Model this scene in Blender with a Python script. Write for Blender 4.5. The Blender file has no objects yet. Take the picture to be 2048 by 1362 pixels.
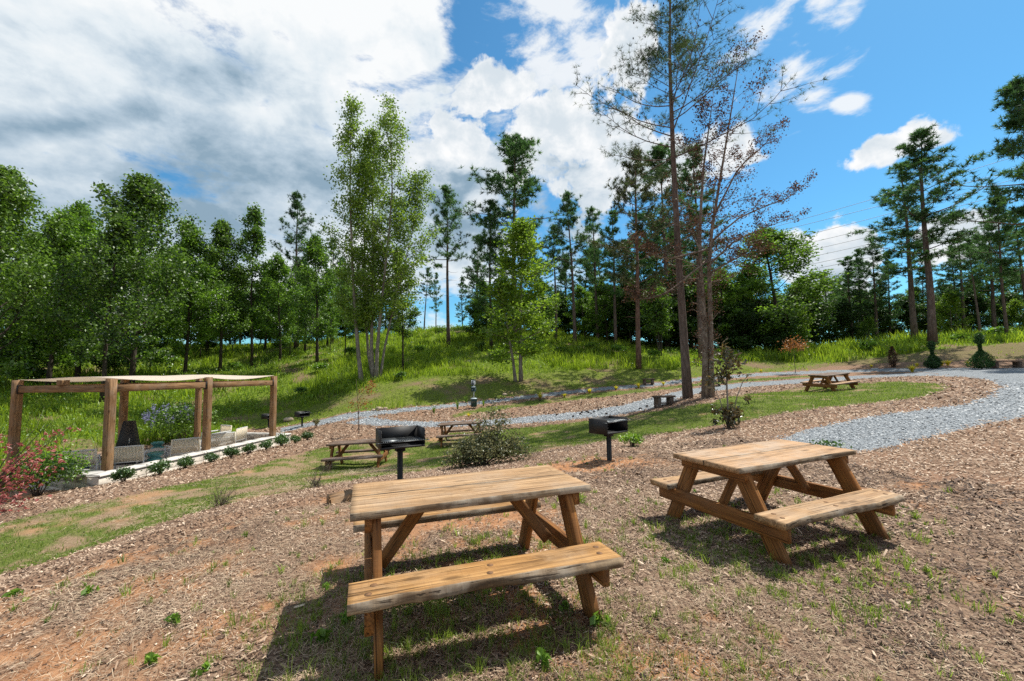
import bpy, math
import numpy as np
from mathutils import Vector, Matrix, Euler
R = math.radians
# ------------------------------------------------------------------ camera, sky, sun, exposure
SC = bpy.context.scene
COL = SC.collection
EYE = 1.62
FOC, PITCH, ROLL = 868.0, 0.073, 0.016          # in photo pixels (2048 wide) / radians
cam = bpy.data.cameras.new('camera')
cam.sensor_width = 36.0
cam.lens = FOC / 2048 * 36
cam.clip_start, cam.clip_end = 0.05, 3000
camo = bpy.data.objects.new('camera', cam)
COL.objects.link(camo)
camo.matrix_world = Matrix.Translation((0, 0, EYE)) @ Matrix.Rotation(math.pi/2 + PITCH, 4, 'X') @ Matrix.Rotation(-ROLL, 4, 'Z')
SC.camera = camo
SUN_AZ, SUN_EL = R(56), R(59)                   # azimuth clockwise from +Y
SC.view_settings.view_transform = 'Standard'
SC.view_settings.look = 'None'
SC.view_settings.gamma = 1
SC.view_settings.exposure = 0.38
SC.cycles.max_bounces = 6
SC.cycles.diffuse_bounces = 3
SC.cycles.glossy_bounces = 2
SC.cycles.transmission_bounces = 4
SC.cycles.transparent_max_bounces = 4
SC.cycles.use_denoising = False
sl = bpy.data.lights.new('sun', 'SUN')
sl.energy, sl.angle, sl.color = 4.9, R(0.5), (1, 0.94, 0.84)
so = bpy.data.objects.new('sun', sl)
COL.objects.link(so)
SDIR = Vector((math.sin(SUN_AZ)*math.cos(SUN_EL), math.cos(SUN_AZ)*math.cos(SUN_EL), math.sin(SUN_EL)))
so.rotation_euler = SDIR.to_track_quat('Z', 'Y').to_euler()

def ray(u, v):
    """direction of the photo pixel (u, v); array friendly"""
    u = np.asarray(u, float); v = np.asarray(v, float)
    a, b = u-1024, v-681
    c, s = math.cos(ROLL), math.sin(ROLL)
    x = (c*a - s*b)/FOC; y = (s*a + c*b)/FOC
    cp, sp = math.cos(PITCH), math.sin(PITCH)
    return np.stack([x, cp + y*sp, sp - y*cp], -1)
def at(u, v, y):
    d = ray(u, v)
    return np.array([0, 0, EYE]) + d*(np.asarray(y, float)/d[..., 1])[..., None]
def azel(u, v):
    d = ray(u, v); d = d/np.linalg.norm(d)
    return np.array([math.atan2(d[0], d[1]), math.asin(d[2])])

# node helpers
class NT:
    def __init__(s, tree): s.t = tree; s.n = tree.nodes; s.l = tree.links
    def node(s, typ, **kw):
        nd = s.n.new(typ)
        for k, v in kw.items(): setattr(nd, k, v)
        return nd
    def put(s, sock, val):
        if isinstance(val, bpy.types.NodeSocket): s.l.new(val, sock)
        else: sock.default_value = val
    def math(s, op, a, b=0.0, clamp=False):
        nd = s.node('ShaderNodeMath', operation=op, use_clamp=clamp)
        s.put(nd.inputs[0], a); s.put(nd.inputs[1], b); return nd.outputs[0]
    def mix(s, f, a, b, blend='MIX'):
        nd = s.node('ShaderNodeMix', data_type='RGBA', blend_type=blend)
        s.put(nd.inputs[0], f)
        for i, v in ((6, a), (7, b)):
            if not isinstance(v, bpy.types.NodeSocket): v = (*v, 1) if len(v) == 3 else v
            s.put(nd.inputs[i], v)
        return nd.outputs[2]
    def ramp(s, f, a, b, lo=0.0, hi=1.0, smooth=True):
        nd = s.node('ShaderNodeMapRange', interpolation_type='SMOOTHSTEP' if smooth else 'LINEAR')
        s.put(nd.inputs[0], f); s.put(nd.inputs[1], a); s.put(nd.inputs[2], b); s.put(nd.inputs[3], lo); s.put(nd.inputs[4], hi)
        return nd.outputs[0]
    def noise(s, vec, scale, detail=4, rough=.55, dist=0.0):
        nd = s.node('ShaderNodeTexNoise')
        if vec is not None: s.l.new(vec, nd.inputs['Vector'])
        nd.inputs['Scale'].default_value = scale; nd.inputs['Detail'].default_value = detail
        nd.inputs['Roughness'].default_value = rough; nd.inputs['Distortion'].default_value = dist
        return nd.outputs['Fac']
    def mapping(s, vec, loc=(0, 0, 0), rot=(0, 0, 0), scale=(1, 1, 1), typ='POINT'):
        nd = s.node('ShaderNodeMapping', vector_type=typ)
        s.l.new(vec, nd.inputs[0]); 
        if typ != 'NORMAL': nd.inputs['Location'].default_value = loc
        nd.inputs['Rotation'].default_value = rot; nd.inputs['Scale'].default_value = scale
        return nd.outputs[0]

def build_world():
    w = bpy.data.worlds.new('World'); SC.world = w; w.use_nodes = True
    t = NT(w.node_tree); t.n.clear()
    out = t.node('ShaderNodeOutputWorld'); bg = t.node('ShaderNodeBackground')
    t.l.new(bg.outputs[0], out.inputs[0])
    bg.inputs[1].default_value = 0.1
    sky = t.node('ShaderNodeTexSky', sky_type='NISHITA')
    sky.sun_disc = False; sky.sun_elevation = SUN_EL; sky.sun_rotation = SUN_AZ
    sky.air_density = 1.0; sky.dust_density = 0.4; sky.ozone_density = 2.5
    blue = t.mix(1.0, sky.outputs[0], (0.50, 1.02, 1.16), 'MULTIPLY')
    tc = t.node('ShaderNodeTexCoord')
    sep = t.node('ShaderNodeSeparateXYZ'); t.l.new(tc.outputs['Generated'], sep.inputs[0])
    az = t.math('ARCTAN2', sep.outputs[0], sep.outputs[1]); el = t.math('ARCSINE', sep.outputs[2])
    cmb = t.node('ShaderNodeCombineXYZ'); t.l.new(az, cmb.inputs[0]); t.l.new(el, cmb.inputs[1])
    p = cmb.outputs[0]
    def blob(u, v, ra, rb, deg=0):
        c = azel(u, v); a = R(deg)
        e1 = azel(u+ra*math.cos(a), v+ra*math.sin(a))-c; e2 = azel(u-rb*math.sin(a), v+rb*math.cos(a))-c
        m = t.mapping(p, (c[0], c[1], 0), (0, 0, math.atan2(e1[1], e1[0])), (np.hypot(*e1), np.hypot(*e2), 1), 'TEXTURE')
        nd = t.node('ShaderNodeVectorMath', operation='LENGTH'); t.l.new(m, nd.inputs[0])
        return t.math('SUBTRACT', 1.0, nd.outputs['Value'])
    def union(lst):
        r = lst[0]
        for q in lst[1:]: r = t.math('MAXIMUM', r, q)
        return r
    nA = t.noise(t.mapping(p, scale=(1, 1.25, 1)), 8.5, 10, .58, .25)                   # billows
    nB = t.noise(t.mapping(p, rot=(0, 0, R(-36)), scale=(1, 2.4, 1)), 5.0, 10, .62, .25)  # wisps drawn to the upper right
    nC = t.noise(t.mapping(p, loc=(3, 1, 0), scale=(1, 1.7, 1)), 3.4, 8, .58, .3)        # light and shade inside the deck
    cen = lambda n, k: t.math('MULTIPLY', t.math('SUBTRACT', n, .5), k)
    add = lambda *q: q[0] if len(q) == 1 else t.math('ADD', q[0], add(*q[1:]))
    cum = union([blob(985, 190, 120, 70, -10), blob(1090, 270, 230, 110, -8), blob(1230, 330, 190, 150), blob(1150, 215, 120, 80, -30), blob(1255, 90, 120, 80, -60), blob(930, 330, 200, 130),
                 blob(1760, 308, 175, 42, -19), blob(1845, 270, 85, 46), blob(1665, 480, 80, 72), blob(1620, 520, 90, 80), blob(1665, 560, 140, 80), blob(1915, 500, 110, 80), blob(1470, 290, 90, 80)])
    dens1 = add(cum, cen(nA, 2.6), cen(nB, .5))
    a1 = t.ramp(dens1, 0.16, 0.40)
    deck = union([blob(100, 130, 600, 460), blob(520, 230, 500, 340, 10), blob(740, 420, 460, 250), blob(250, 500, 700, 230), blob(800, 90, 160, 120, -30), blob(560, 10, 360, 120)])
    dens2 = add(t.math('MULTIPLY', deck, 1.3), cen(nB, 3.2), cen(nC, 1.2))
    a2 = t.ramp(dens2, 0.0, 0.60)
    wis = union([blob(1590, 130, 150, 50, -38), blob(1620, 195, 100, 36, -38), blob(1690, 40, 130, 50, -40), blob(1530, 60, 150, 46, -45), blob(1120, 100, 190, 120, -30), blob(1100, 20, 150, 80), blob(1640, 8, 100, 40, -60), blob(1695, 205, 40, 22), blob(930, 150, 120, 60, -30)])
    dens3 = add(wis, cen(nB, 5.5), -.12)
    a3 = t.math('MULTIPLY', t.ramp(dens3, 0.0, 0.95), .88)
    cover = t.math('MULTIPLY', t.ramp(nC, .36, .54), t.ramp(az, 0.95, 1.4))
    cover2 = t.math('MULTIPLY', t.ramp(nC, .36, .54), t.ramp(az, -0.95, -1.4))
    alpha = t.math('MAXIMUM', t.math('MAXIMUM', a1, a2), a3)
    rest = t.math('MAXIMUM', t.math('MAXIMUM', cover, cover2), t.math('MULTIPLY', t.ramp(nC, .38, .56), t.ramp(el, .95, 1.2)))
    dark = union([blob(440, 350, 380, 150, -8), blob(470, 150, 170, 80), blob(900, 410, 150, 130), blob(200, 430, 380, 100), blob(1670, 560, 100, 60), blob(1150, 430, 130, 110), blob(480, 450, 200, 80), blob(150, 250, 280, 50, -10)])
    dk = add(t.math('MULTIPLY', dark, .85), cen(nC, 1.8), cen(nB, 1.2), cen(nA, -2.0))
    shade = t.ramp(dk, -0.55, 0.75, smooth=False)
    cr = t.node('ShaderNodeValToRGB'); t.l.new(shade, cr.inputs[0]); e = cr.color_ramp.elements
    e.new(.35); e.new(.65)
    for i, (ps, cc) in enumerate(((0, (.93, .95, .96)), (.36, (.76, .83, .88)), (.68, (.50, .61, .71)), (1, (.27, .39, .50)))): e[i].position = ps; e[i].color = (*cc, 1)
    ccol = t.mix(1.0, cr.outputs[0], (7.9, 7.9, 7.9), 'MULTIPLY')
    bright = t.math('MULTIPLY', t.ramp(add(cum, cen(nA, 1.6)), 0.0, .45), t.math('SUBTRACT', 1.0, t.ramp(dk, .0, .7)))
    nD = t.noise(t.mapping(p, loc=(1, 4, 0), scale=(1, 1.2, 1)), 15., 8, .6, .2)
    puff = t.mix(t.ramp(add(cen(nD, 1.0), cen(nA, .8)), -.26, .20), (7.9, 7.9, 7.9), (5.3, 5.9, 6.4))
    ccol = t.mix(bright, ccol, puff)
    col = t.mix(rest, blue, (4.6, 4.8, 5.0))        # unseen grey cloud overhead and behind, added to keep the fill light neutral
    col = t.mix(alpha, col, ccol)
    t.l.new(col, bg.inputs[0])
    w.cycles.sampling_method = 'MANUAL'; w.cycles.sample_map_resolution = 512
build_world()

# ------------------------------------------------------------------ noise and mesh helpers
def _hash(ix, iy, seed):
    h = (ix.astype(np.int64)*374761393 + iy.astype(np.int64)*668265263 + seed*974711) & 0x7fffffff
    h = ((h ^ (h >> 13))*1274126177) & 0x7fffffff
    return ((h ^ (h >> 16)) & 0xffff)/65535.0
def vnoise(x, y, seed=0):
    x = np.asarray(x, float); y = np.asarray(y, float)
    ix, iy = np.floor(x), np.floor(y); fx, fy = x-ix, y-iy
    fx = fx*fx*(3-2*fx); fy = fy*fy*(3-2*fy)
    a, b = _hash(ix, iy, seed), _hash(ix+1, iy, seed); c, d = _hash(ix, iy+1, seed), _hash(ix+1, iy+1, seed)
    return (a+(b-a)*fx)*(1-fy) + (c+(d-c)*fx)*fy
def fbm(x, y, scale=1., octv=4, seed=0):
    s, a, n = 0., 1., 0.
    for i in range(octv):
        s = s + a*vnoise(np.asarray(x)*scale+i*17.3, np.asarray(y)*scale-i*9.1, seed+i); n += a; a *= .5; scale *= 2.03
    return s/n

class MB:
    """collects geometry (numpy) and links it as ONE mesh object"""
    def __init__(s): s.v = []; s.q = []; s.tr = []; s.t = []; s.n = 0
    def add(s, verts, quads=None, tris=None, tint=0.5):
        verts = np.asarray(verts, float).reshape(-1, 3)
        if quads is not None and len(quads): s.q.append(np.asarray(quads, np.int64).reshape(-1, 4)+s.n)
        if tris is not None and len(tris): s.tr.append(np.asarray(tris, np.int64).reshape(-1, 3)+s.n)
        s.v.append(verts); s.t.append(np.broadcast_to(np.asarray(tint, float), (len(verts),)))
        s.n += len(verts)
    def tube(s, pts, rad, n=6, tint=.5, cap=True):
        pts = np.asarray(pts, float); m = len(pts); rad = np.broadcast_to(np.asarray(rad, float), (m,))
        tg = np.gradient(pts, axis=0); tg /= np.linalg.norm(tg, axis=1)[:, None]+1e-9
        d = pts[-1]-pts[0]; ref = np.array([0, 0, 1.]) if abs(d[2]) < .8*np.linalg.norm(d)+1e-9 else np.array([1., 0, 0])
        a = np.cross(tg, ref); a /= np.linalg.norm(a, axis=1)[:, None]+1e-9; b = np.cross(tg, a)
        th = np.arange(n)*2*math.pi/n
        ring = pts[:, None]+rad[:, None, None]*(np.cos(th)[None, :, None]*a[:, None]+np.sin(th)[None, :, None]*b[:, None])
        i = np.arange(m-1)[:, None]*n; j = np.arange(n)[None]; k = (j+1) % n
        quads = np.stack([i+j, i+n+j, i+n+k, i+k], -1).reshape(-1, 4)
        vs = ring.reshape(-1, 3); tris = None
        if cap:
            vs = np.concatenate([vs, pts[-1:], pts[:1]]); jj = np.arange(n); kk = (jj+1) % n
            tris = np.concatenate([np.stack([(m-1)*n+jj, np.full(n, m*n), (m-1)*n+kk], 1), np.stack([jj, kk, np.full(n, m*n+1)], 1)])
        s.add(vs, quads, tris, tint)
    def box(s, c, size, rot=None, tint=.5, bev=.0):
        sx, sy, sz = [q/2 for q in size]
        if bev <= 0:
            v = np.array([[x, y, z] for z in (-sz, sz) for y in (-sy, sy) for x in (-sx, sx)], float)
            f = [[0, 2, 3, 1], [4, 5, 7, 6], [0, 1, 5, 4], [2, 6, 7, 3], [0, 4, 6, 2], [1, 3, 7, 5]]; tr = None
        else:
            v = []
            for z in (-1, 1):
                for y in (-1, 1):
                    for x in (-1, 1):
                        v += [[x*sx, y*(sy-bev), z*(sz-bev)], [x*(sx-bev), y*sy, z*(sz-bev)], [x*(sx-bev), y*(sy-bev), z*sz]]
            v = np.array(v, float)
            c8 = lambda x, y, z: (((z+1)//2)*4+((y+1)//2)*2+(x+1)//2)*3
            f = []; tr = []
            P = [(-1, -1), (1, -1), (1, 1), (-1, 1)]
            for sg in (-1, 1):
                f.append([c8(sg, y, z) for y, z in P]); f.append([c8(x, sg, z)+1 for x, z in P]); f.append([c8(x, y, sg)+2 for x, y in P])
            for a_ in (-1, 1):
                for b_ in (-1, 1):
                    f.append([c8(a_, b_, -1), c8(a_, b_, 1), c8(a_, b_, 1)+1, c8(a_, b_, -1)+1])
                    f.append([c8(a_, -1, b_), c8(a_, 1, b_), c8(a_, 1, b_)+2, c8(a_, -1, b_)+2])
                    f.append([c8(-1, a_, b_)+1, c8(1, a_, b_)+1, c8(1, a_, b_)+2, c8(-1, a_, b_)+2])
            for x, y, z in [(x, y, z) for x in (-1, 1) for y in (-1, 1) for z in (-1, 1)]:
                k = c8(x, y, z); tr.append([k, k+1, k+2])
        if rot is not None: v = v @ np.array(rot).T
        s.add(v+np.array(c, float), f, tr, tint)
    def build(s, name, mat, parent=None, smooth=False, fixn=False):
        me = bpy.data.meshes.new(name)
        v = np.concatenate(s.v) if s.v else np.zeros((0, 3))
        q = np.concatenate(s.q) if s.q else np.zeros((0, 4), np.int64); tr = np.concatenate(s.tr) if s.tr else np.zeros((0, 3), np.int64)
        me.vertices.add(len(v)); me.vertices.foreach_set('co', v.astype(np.float32).ravel())
        nl = q.size+tr.size; me.loops.add(nl)
        me.loops.foreach_set('vertex_index', np.concatenate([q.ravel(), tr.ravel()]).astype(np.int32))
        me.polygons.add(len(q)+len(tr))
        me.polygons.foreach_set('loop_start', np.concatenate([np.arange(len(q))*4, q.size+np.arange(len(tr))*3]).astype(np.int32))
        if smooth: me.polygons.foreach_set('use_smooth', np.ones(len(q)+len(tr), bool))
        at_ = me.attributes.new('tint', 'FLOAT', 'POINT'); at_.data.foreach_set('value', np.concatenate(s.t).astype(np.float32) if s.t else np.zeros(0, np.float32))
        me.update(calc_edges=True); me.validate()
        if fixn:
            import bmesh
            bm = bmesh.new(); bm.from_mesh(me); bmesh.ops.recalc_face_normals(bm, faces=bm.faces); bm.to_mesh(me); bm.free()
        if mat is not None: me.materials.append(mat)
        return link(name, me, parent)
def link(name, data, parent=None):
    o = bpy.data.objects.new(name, data); COL.objects.link(o)
    if parent is not None: o.parent = parent
    return o
def tag(o, label=None, cat=None, group=None, kind=None):
    for k, v in (('label', label), ('category', cat), ('group', group), ('kind', kind)):
        if v: o[k] = v
    return o
def thing(name, label, cat, loc=(0, 0, 0), rz=0., group=None):
    o = link(name, None); o.location = [float(q) for q in loc]; o.rotation_euler = (0, 0, rz); o.empty_display_size = .2
    return tag(o, label, cat, group)
KIDS = {}
def copy_tree(o, parent=None):
    c = o.copy(); COL.objects.link(c)
    if parent is not None:
        c.parent = parent; c.matrix_parent_inverse = o.matrix_parent_inverse.copy()
    for ch in [q for q in COL.objects if q.parent == o]: copy_tree(ch, c)
    return c
def setp(o, k, v): o[k] = v

# ------------------------------------------------------------------ materials
def newmat(name):
    m = bpy.data.materials.new(name); m.use_nodes = True
    t = NT(m.node_tree); b = t.n['Principled BSDF']
    return m, t, b
def plain(name, col, rough=.6, metal=0., var=.12, scale=18., bump=.15):
    m, t, b = newmat(name)
    tc = t.node('ShaderNodeTexCoord'); n = t.noise(tc.outputs['Object'], scale, 6, .6)
    c = t.mix(t.ramp(n, .3, .7), tuple(q*(1-var) for q in col), tuple(min(1, q*(1+var)) for q in col))
    t.l.new(c, b.inputs['Base Color']); b.inputs['Roughness'].default_value = rough; b.inputs['Metallic'].default_value = metal
    bp = t.node('ShaderNodeBump'); bp.inputs['Strength'].default_value = bump; bp.inputs['Distance'].default_value = .01
    t.l.new(n, bp.inputs['Height']); t.l.new(bp.outputs[0], b.inputs['Normal'])
    return m
def wood(name, light, dark, grey, grey_amt, rough=.75, gs=1.0):
    """sawn timber, grain along local X"""
    m, t, b = newmat(name)
    tc = t.node('ShaderNodeTexCoord'); oi = t.node('ShaderNodeObjectInfo')
    off = t.node('ShaderNodeVectorMath', operation='ADD'); t.l.new(tc.outputs['Object'], off.inputs[0])
    cx = t.node('ShaderNodeCombineXYZ'); r10 = t.math('MULTIPLY', oi.outputs['Random'], 37.)
    for i in range(3): t.l.new(r10, cx.inputs[i])
    t.l.new(cx.outputs[0], off.inputs[1]); p = off.outputs[0]
    g1 = t.noise(t.mapping(p, scale=(1.2, 34*gs, 34*gs)), 1.6, 5, .6, .25)
    g2 = t.noise(t.mapping(p, scale=(.8, 7, 7)), 1.5, 4, .5, .8)
    saw = t.noise(t.mapping(p, scale=(120, 6, 6)), 1.0, 2, .5)
    blot = t.noise(p, 3.1, 5, .6)
    c = t.mix(t.ramp(g1, .32, .72), dark, light)
    g3 = t.noise(t.mapping(p, loc=(9, 3, 1), scale=(.7, 13, 13)), 1.5, 5, .65, .5)
    c = t.mix(t.ramp(g3, .46, .62), c, t.mix(.7, c, tuple(q*.55 for q in dark)))
    c = t.mix(t.ramp(g2, .40, .68), c, t.mix(.5, c, dark))
    c = t.mix(t.math('MULTIPLY', t.ramp(blot, .42, .68), grey_amt), c, grey)
    crack = t.ramp(t.noise(t.mapping(p, scale=(1.6, 60, 60)), 1.2, 3, .5, .1), .60, .66)
    c = t.mix(t.math('MULTIPLY', crack, .9), c, tuple(q*.25 for q in dark))
    c = t.mix(t.math('MULTIPLY', t.ramp(t.noise(t.mapping(p, loc=(5, 2, 1), scale=(1.5, 4, 4)), 2.6, 6, .7, 1.), .55, .68), .6), c, tuple(q*.45 for q in dark))
    c = t.mix(t.math('MULTIPLY', t.ramp(saw, .5, .8), .25), c, tuple(q*.6 for q in dark))
    # knots
    vor = t.node('ShaderNodeTexVoronoi'); t.l.new(t.mapping(p, scale=(2.3, 5.5, 5.5)), vor.inputs['Vector']); vor.inputs['Scale'].default_value = 1.0
    kn = t.ramp(vor.outputs['Distance'], .20, .06)
    c = t.mix(t.math('MULTIPLY', kn, .75), c, tuple(q*.35 for q in dark))
    t.l.new(c, b.inputs['Base Color']); b.inputs['Roughness'].default_value = rough
    b.inputs['Specular IOR Level'].default_value = .25
    h = t.math('ADD', t.math('MULTIPLY', g1, .7), t.math('ADD', t.math('MULTIPLY', saw, .5), t.math('MULTIPLY', crack, -1.2)))
    bp = t.node('ShaderNodeBump'); bp.inputs['Strength'].default_value = .35; bp.inputs['Distance'].default_value = .006
    t.l.new(h, bp.inputs['Height']); t.l.new(bp.outputs[0], b.inputs['Normal'])
    return m
def leafmat(name, dark, light, trans=.45, gloss=.10, tcol=None, rough=.45):
    m, t, b = newmat(name); t.n.remove(b)
    out = t.n['Material Output']
    a = t.node('ShaderNodeAttribute', attribute_name='tint')
    oi = t.node('ShaderNodeObjectInfo')
    f = t.math('ADD', a.outputs['Fac'], t.math('MULTIPLY', t.math('SUBTRACT', oi.outputs['Random'], .5), .30), True)
    c = t.mix(f, dark, light)
    d = t.node('ShaderNodeBsdfDiffuse'); tr = t.node('ShaderNodeBsdfTranslucent'); gl = t.node('ShaderNodeBsdfGlossy')
    t.l.new(c, d.inputs[0])
    tc = t.mix(f, tuple(q*1.3 for q in dark), tcol or tuple(q*1.5 for q in light)); t.l.new(tc, tr.inputs[0])
    gl.inputs['Roughness'].default_value = rough; gl.inputs[0].default_value = (.8, .85, .8, 1)
    m1 = t.node('ShaderNodeMixShader'); m1.inputs[0].default_value = trans; t.l.new(d.outputs[0], m1.inputs[1]); t.l.new(tr.outputs[0], m1.inputs[2])
    m2 = t.node('ShaderNodeMixShader'); m2.inputs[0].default_value = gloss; t.l.new(m1.outputs[0], m2.inputs[1]); t.l.new(gl.outputs[0], m2.inputs[2])
    t.l.new(m2.outputs[0], out.inputs[0])
    return m
def tintmat(name, stops, rough=.8, gloss=.3):
    """matte bits (chips, straw, stones) coloured by their own tint value"""
    m, t, b = newmat(name)
    a = t.node('ShaderNodeAttribute', attribute_name='tint')
    r = t.node('ShaderNodeValToRGB'); t.l.new(a.outputs['Fac'], r.inputs[0])
    e = r.color_ramp.elements
    while len(e) < len(stops): e.new(.5)
    for i, (p, c) in enumerate(stops): e[i].position = p; e[i].color = (*c, 1)
    t.l.new(r.outputs[0], b.inputs['Base Color']); b.inputs['Roughness'].default_value = rough; b.inputs['Specular IOR Level'].default_value = gloss
    return m
def bark(name, a, bcol, sc=(9, 9, 1.6), bump=.8):
    m, t, b = newmat(name)
    tc = t.node('ShaderNodeTexCoord'); p = tc.outputs['Object']
    n = t.noise(t.mapping(p, scale=sc), 2.2, 6, .65, .4); n2 = t.noise(p, .8, 3)
    c = t.mix(t.ramp(n, .35, .68), a, bcol); c = t.mix(t.math('MULTIPLY', t.ramp(n2, .4, .7), .35), c, tuple(q*.55 for q in a))
    t.l.new(c, b.inputs['Base Color']); b.inputs['Roughness'].default_value = .9; b.inputs['Specular IOR Level'].default_value = .15
    bp = t.node('ShaderNodeBump'); bp.inputs['Strength'].default_value = bump; bp.inputs['Distance'].default_value = .04
    t.l.new(n, bp.inputs['Height']); t.l.new(bp.outputs[0], b.inputs['Normal'])
    return m
M = {}
M['wood_gold'] = wood('golden_timber', (.60, .41, .235), (.33, .19, .09), (.36, .27, .19), .5)
M['wood_seat'] = wood('orange_timber', (.56, .32, .12), (.30, .15, .05), (.40, .28, .17), .45)
M['wood_leg'] = wood('stained_leg_timber', (.42, .19, .05), (.21, .085, .025), (.20, .12, .07), .4)
M['wood_pale'] = wood('pale_timber', (.58, .38, .22), (.40, .235, .12), (.44, .35, .27), .6)
M['wood_grey'] = wood('weathered_timber', (.22, .15, .11), (.12, .075, .05), (.25, .21, .18), .7)
M['wood_post'] = wood('pergola_timber', (.38, .225, .11), (.20, .11, .05), (.27, .20, .14), .5, gs=.6)
M['wood_bench'] = wood('dark_bench_timber', (.17, .11, .075), (.075, .045, .03), (.2, .165, .14), .7)
M['plug'] = plain('dark_wood_plug', (.17, .085, .035), .8, 0, .4, 60, .3)
M['live_edge'] = wood('live_edge_timber', (.40, .29, .18), (.11, .07, .04), (.55, .49, .40), .6, gs=.5)
M['steel'] = plain('black_painted_steel', (.012, .012, .013), .6, .0, .3, 30, .1)
M['grate'] = plain('galvanised_grate', (.10, .11, .115), .4, .7, .3, 30, .1)
M['stone'] = plain('pale_concrete_block', (.50, .45, .39), .85, 0, .1, 9, .3)
M['cap'] = plain('pale_stone_cap', (.52, .50, .47), .8, 0, .08, 12, .2)
M['patio'] = plain('patio_paving', (.40, .37, .34), .85, 0, .12, 3, .2)
M['canvas'] = leafmat('beige_shade_cloth', (.72, .65, .57), (.78, .71, .63), .5, .0, (.76, .68, .58))
M['cord'] = leafmat('woven_white_cord', (.86, .80, .69), (.90, .85, .74), .5, .0, (.90, .84, .70))
M['frame'] = plain('light_grey_frame', (.55, .57, .58), .5, 0, .06, 20, .05)
M['cushion'] = plain('grey_cushion', (.40, .41, .43), .9, 0, .08, 60, .2)
M['teal'] = plain('teal_glazed_ceramic', (.05, .20, .20), .22, 0, .15, 10, .05)
M['rock'] = plain('pale_rock', (.46, .36, .26), .9, 0, .3, 6, .6)
M['signgreen'] = plain('dark_green_enamel', (.012, .045, .05), .4, 0, .15, 10, .05)
M['signwhite'] = plain('white_sign_face', (.72, .76, .74), .5, 0, .04, 10, .02)
M['signlight'] = plain('light_metal_lid', (.45, .55, .6), .45, 0, .06, 10, .02)
M['black'] = plain('black_lettering', (.01, .012, .012), .6, 0, .05, 10, .0)
M['metal'] = plain('galvanised_post', (.45, .47, .46), .45, .4, .08, 10, .05)
M['cable'] = plain('grey_cable', (.12, .13, .15), .6, 0, .05, 1, .0)
M['bark_pine'] = bark('pine_bark', (.095, .07, .06), (.21, .16, .14), (7, 7, 1.3))
M['bark_grey'] = bark('grey_bark', (.16, .14, .12), (.33, .30, .265), (5, 5, 1.6), .6)
M['bark_dark'] = bark('dark_bark', (.035, .028, .022), (.09, .075, .06))
M['bark_red'] = bark('reddish_pine_bark', (.10, .06, .045), (.24, .15, .115), (7, 7, 1.3))
M['bark_flaky'] = bark('flaky_pale_bark', (.14, .10, .08), (.34, .28, .23), (6, 6, 2.2), 1.)
M['twig'] = bark('twig_bark', (.09, .07, .06), (.20, .16, .13))
M['leaf_oak'] = leafmat('oak_leaves', (.012, .040, .007), (.18, .32, .026), .47, .05)
M['leaf_lush'] = leafmat('lush_leaves', (.014, .048, .007), (.21, .385, .026), .48, .05)
M['leaf_yellow'] = leafmat('yellow_green_leaves', (.03, .085, .010), (.25, .385, .025), .5, .04)
M['leaf_poplar'] = leafmat('poplar_leaves', (.028, .062, .010), (.22, .34, .03), .48, .05)
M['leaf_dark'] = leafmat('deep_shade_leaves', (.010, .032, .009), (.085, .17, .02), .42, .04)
M['leaf_brown'] = leafmat('rusty_brown_leaves', (.035, .018, .012), (.165, .07, .035), .35, .04)
M['leaf_red'] = leafmat('red_maple_leaves', (.20, .028, .035), (.58, .20, .17), .4, .05)
M['leaf_rust'] = leafmat('orange_rust_leaves', (.16, .05, .015), (.40, .17, .04), .4, .05)
M['leaf_magnolia'] = leafmat('magnolia_leaves', (.035, .04, .012), (.20, .125, .04), .3, .09, rough=.35)
M['leaf_holly'] = leafmat('variegated_holly_leaves', (.035, .055, .022), (.36, .33, .15), .35, .05, rough=.4)
M['leaf_box'] = leafmat('boxwood_leaves', (.018, .055, .012), (.10, .20, .03), .35, .08)
M['leaf_bright'] = leafmat('bright_shrub_leaves', (.06, .14, .012), (.26, .42, .03), .45, .06)
M['leaf_gold'] = leafmat('golden_grass_blades', (.40, .40, .03), (.80, .68, .06), .5, .03)
M['flower_violet'] = leafmat('violet_flowers', (.14, .13, .30), (.44, .42, .66), .4, .02)
M['needle'] = leafmat('pine_needles', (.014, .046, .016), (.12, .25, .055), .40, .05)
M['needle_sparse'] = leafmat('sparse_pine_needles', (.018, .036, .014), (.085, .14, .035), .35, .05)
M['needle_olive'] = leafmat('olive_pine_needles', (.025, .04, .012), (.12, .14, .03), .30, .08)
M['needle_arb'] = leafmat('arborvitae_foliage', (.014, .046, .014), (.065, .16, .03), .3, .04)
M['grass'] = leafmat('lawn_grass', (.05, .105, .010), (.27, .37, .045), .45, .04)
M['grass_tall'] = leafmat('tall_grass', (.048, .10, .008), (.32, .44, .026), .52, .03)
M['weed'] = leafmat('weed_leaves', (.05, .125, .012), (.26, .43, .045), .45, .04)
M['chips'] = tintmat('wood_chips', [(0, (.038, .024, .018)), (.35, (.17, .105, .07)), (.7, (.39, .275, .19)), (1, (.68, .54, .41))])
M['straw'] = tintmat('dead_straw', [(0, (.17, .095, .06)), (.5, (.36, .265, .18)), (1, (.64, .52, .37))])
M['pebble'] = tintmat('gravel_stones', [(0, (.07, .082, .095)), (.45, (.24, .27, .30)), (1, (.56, .585, .60))])
M['cone'] = plain('pine_cone_scales', (.035, .022, .016), .9, 0, .3, 60, .4)

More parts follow.
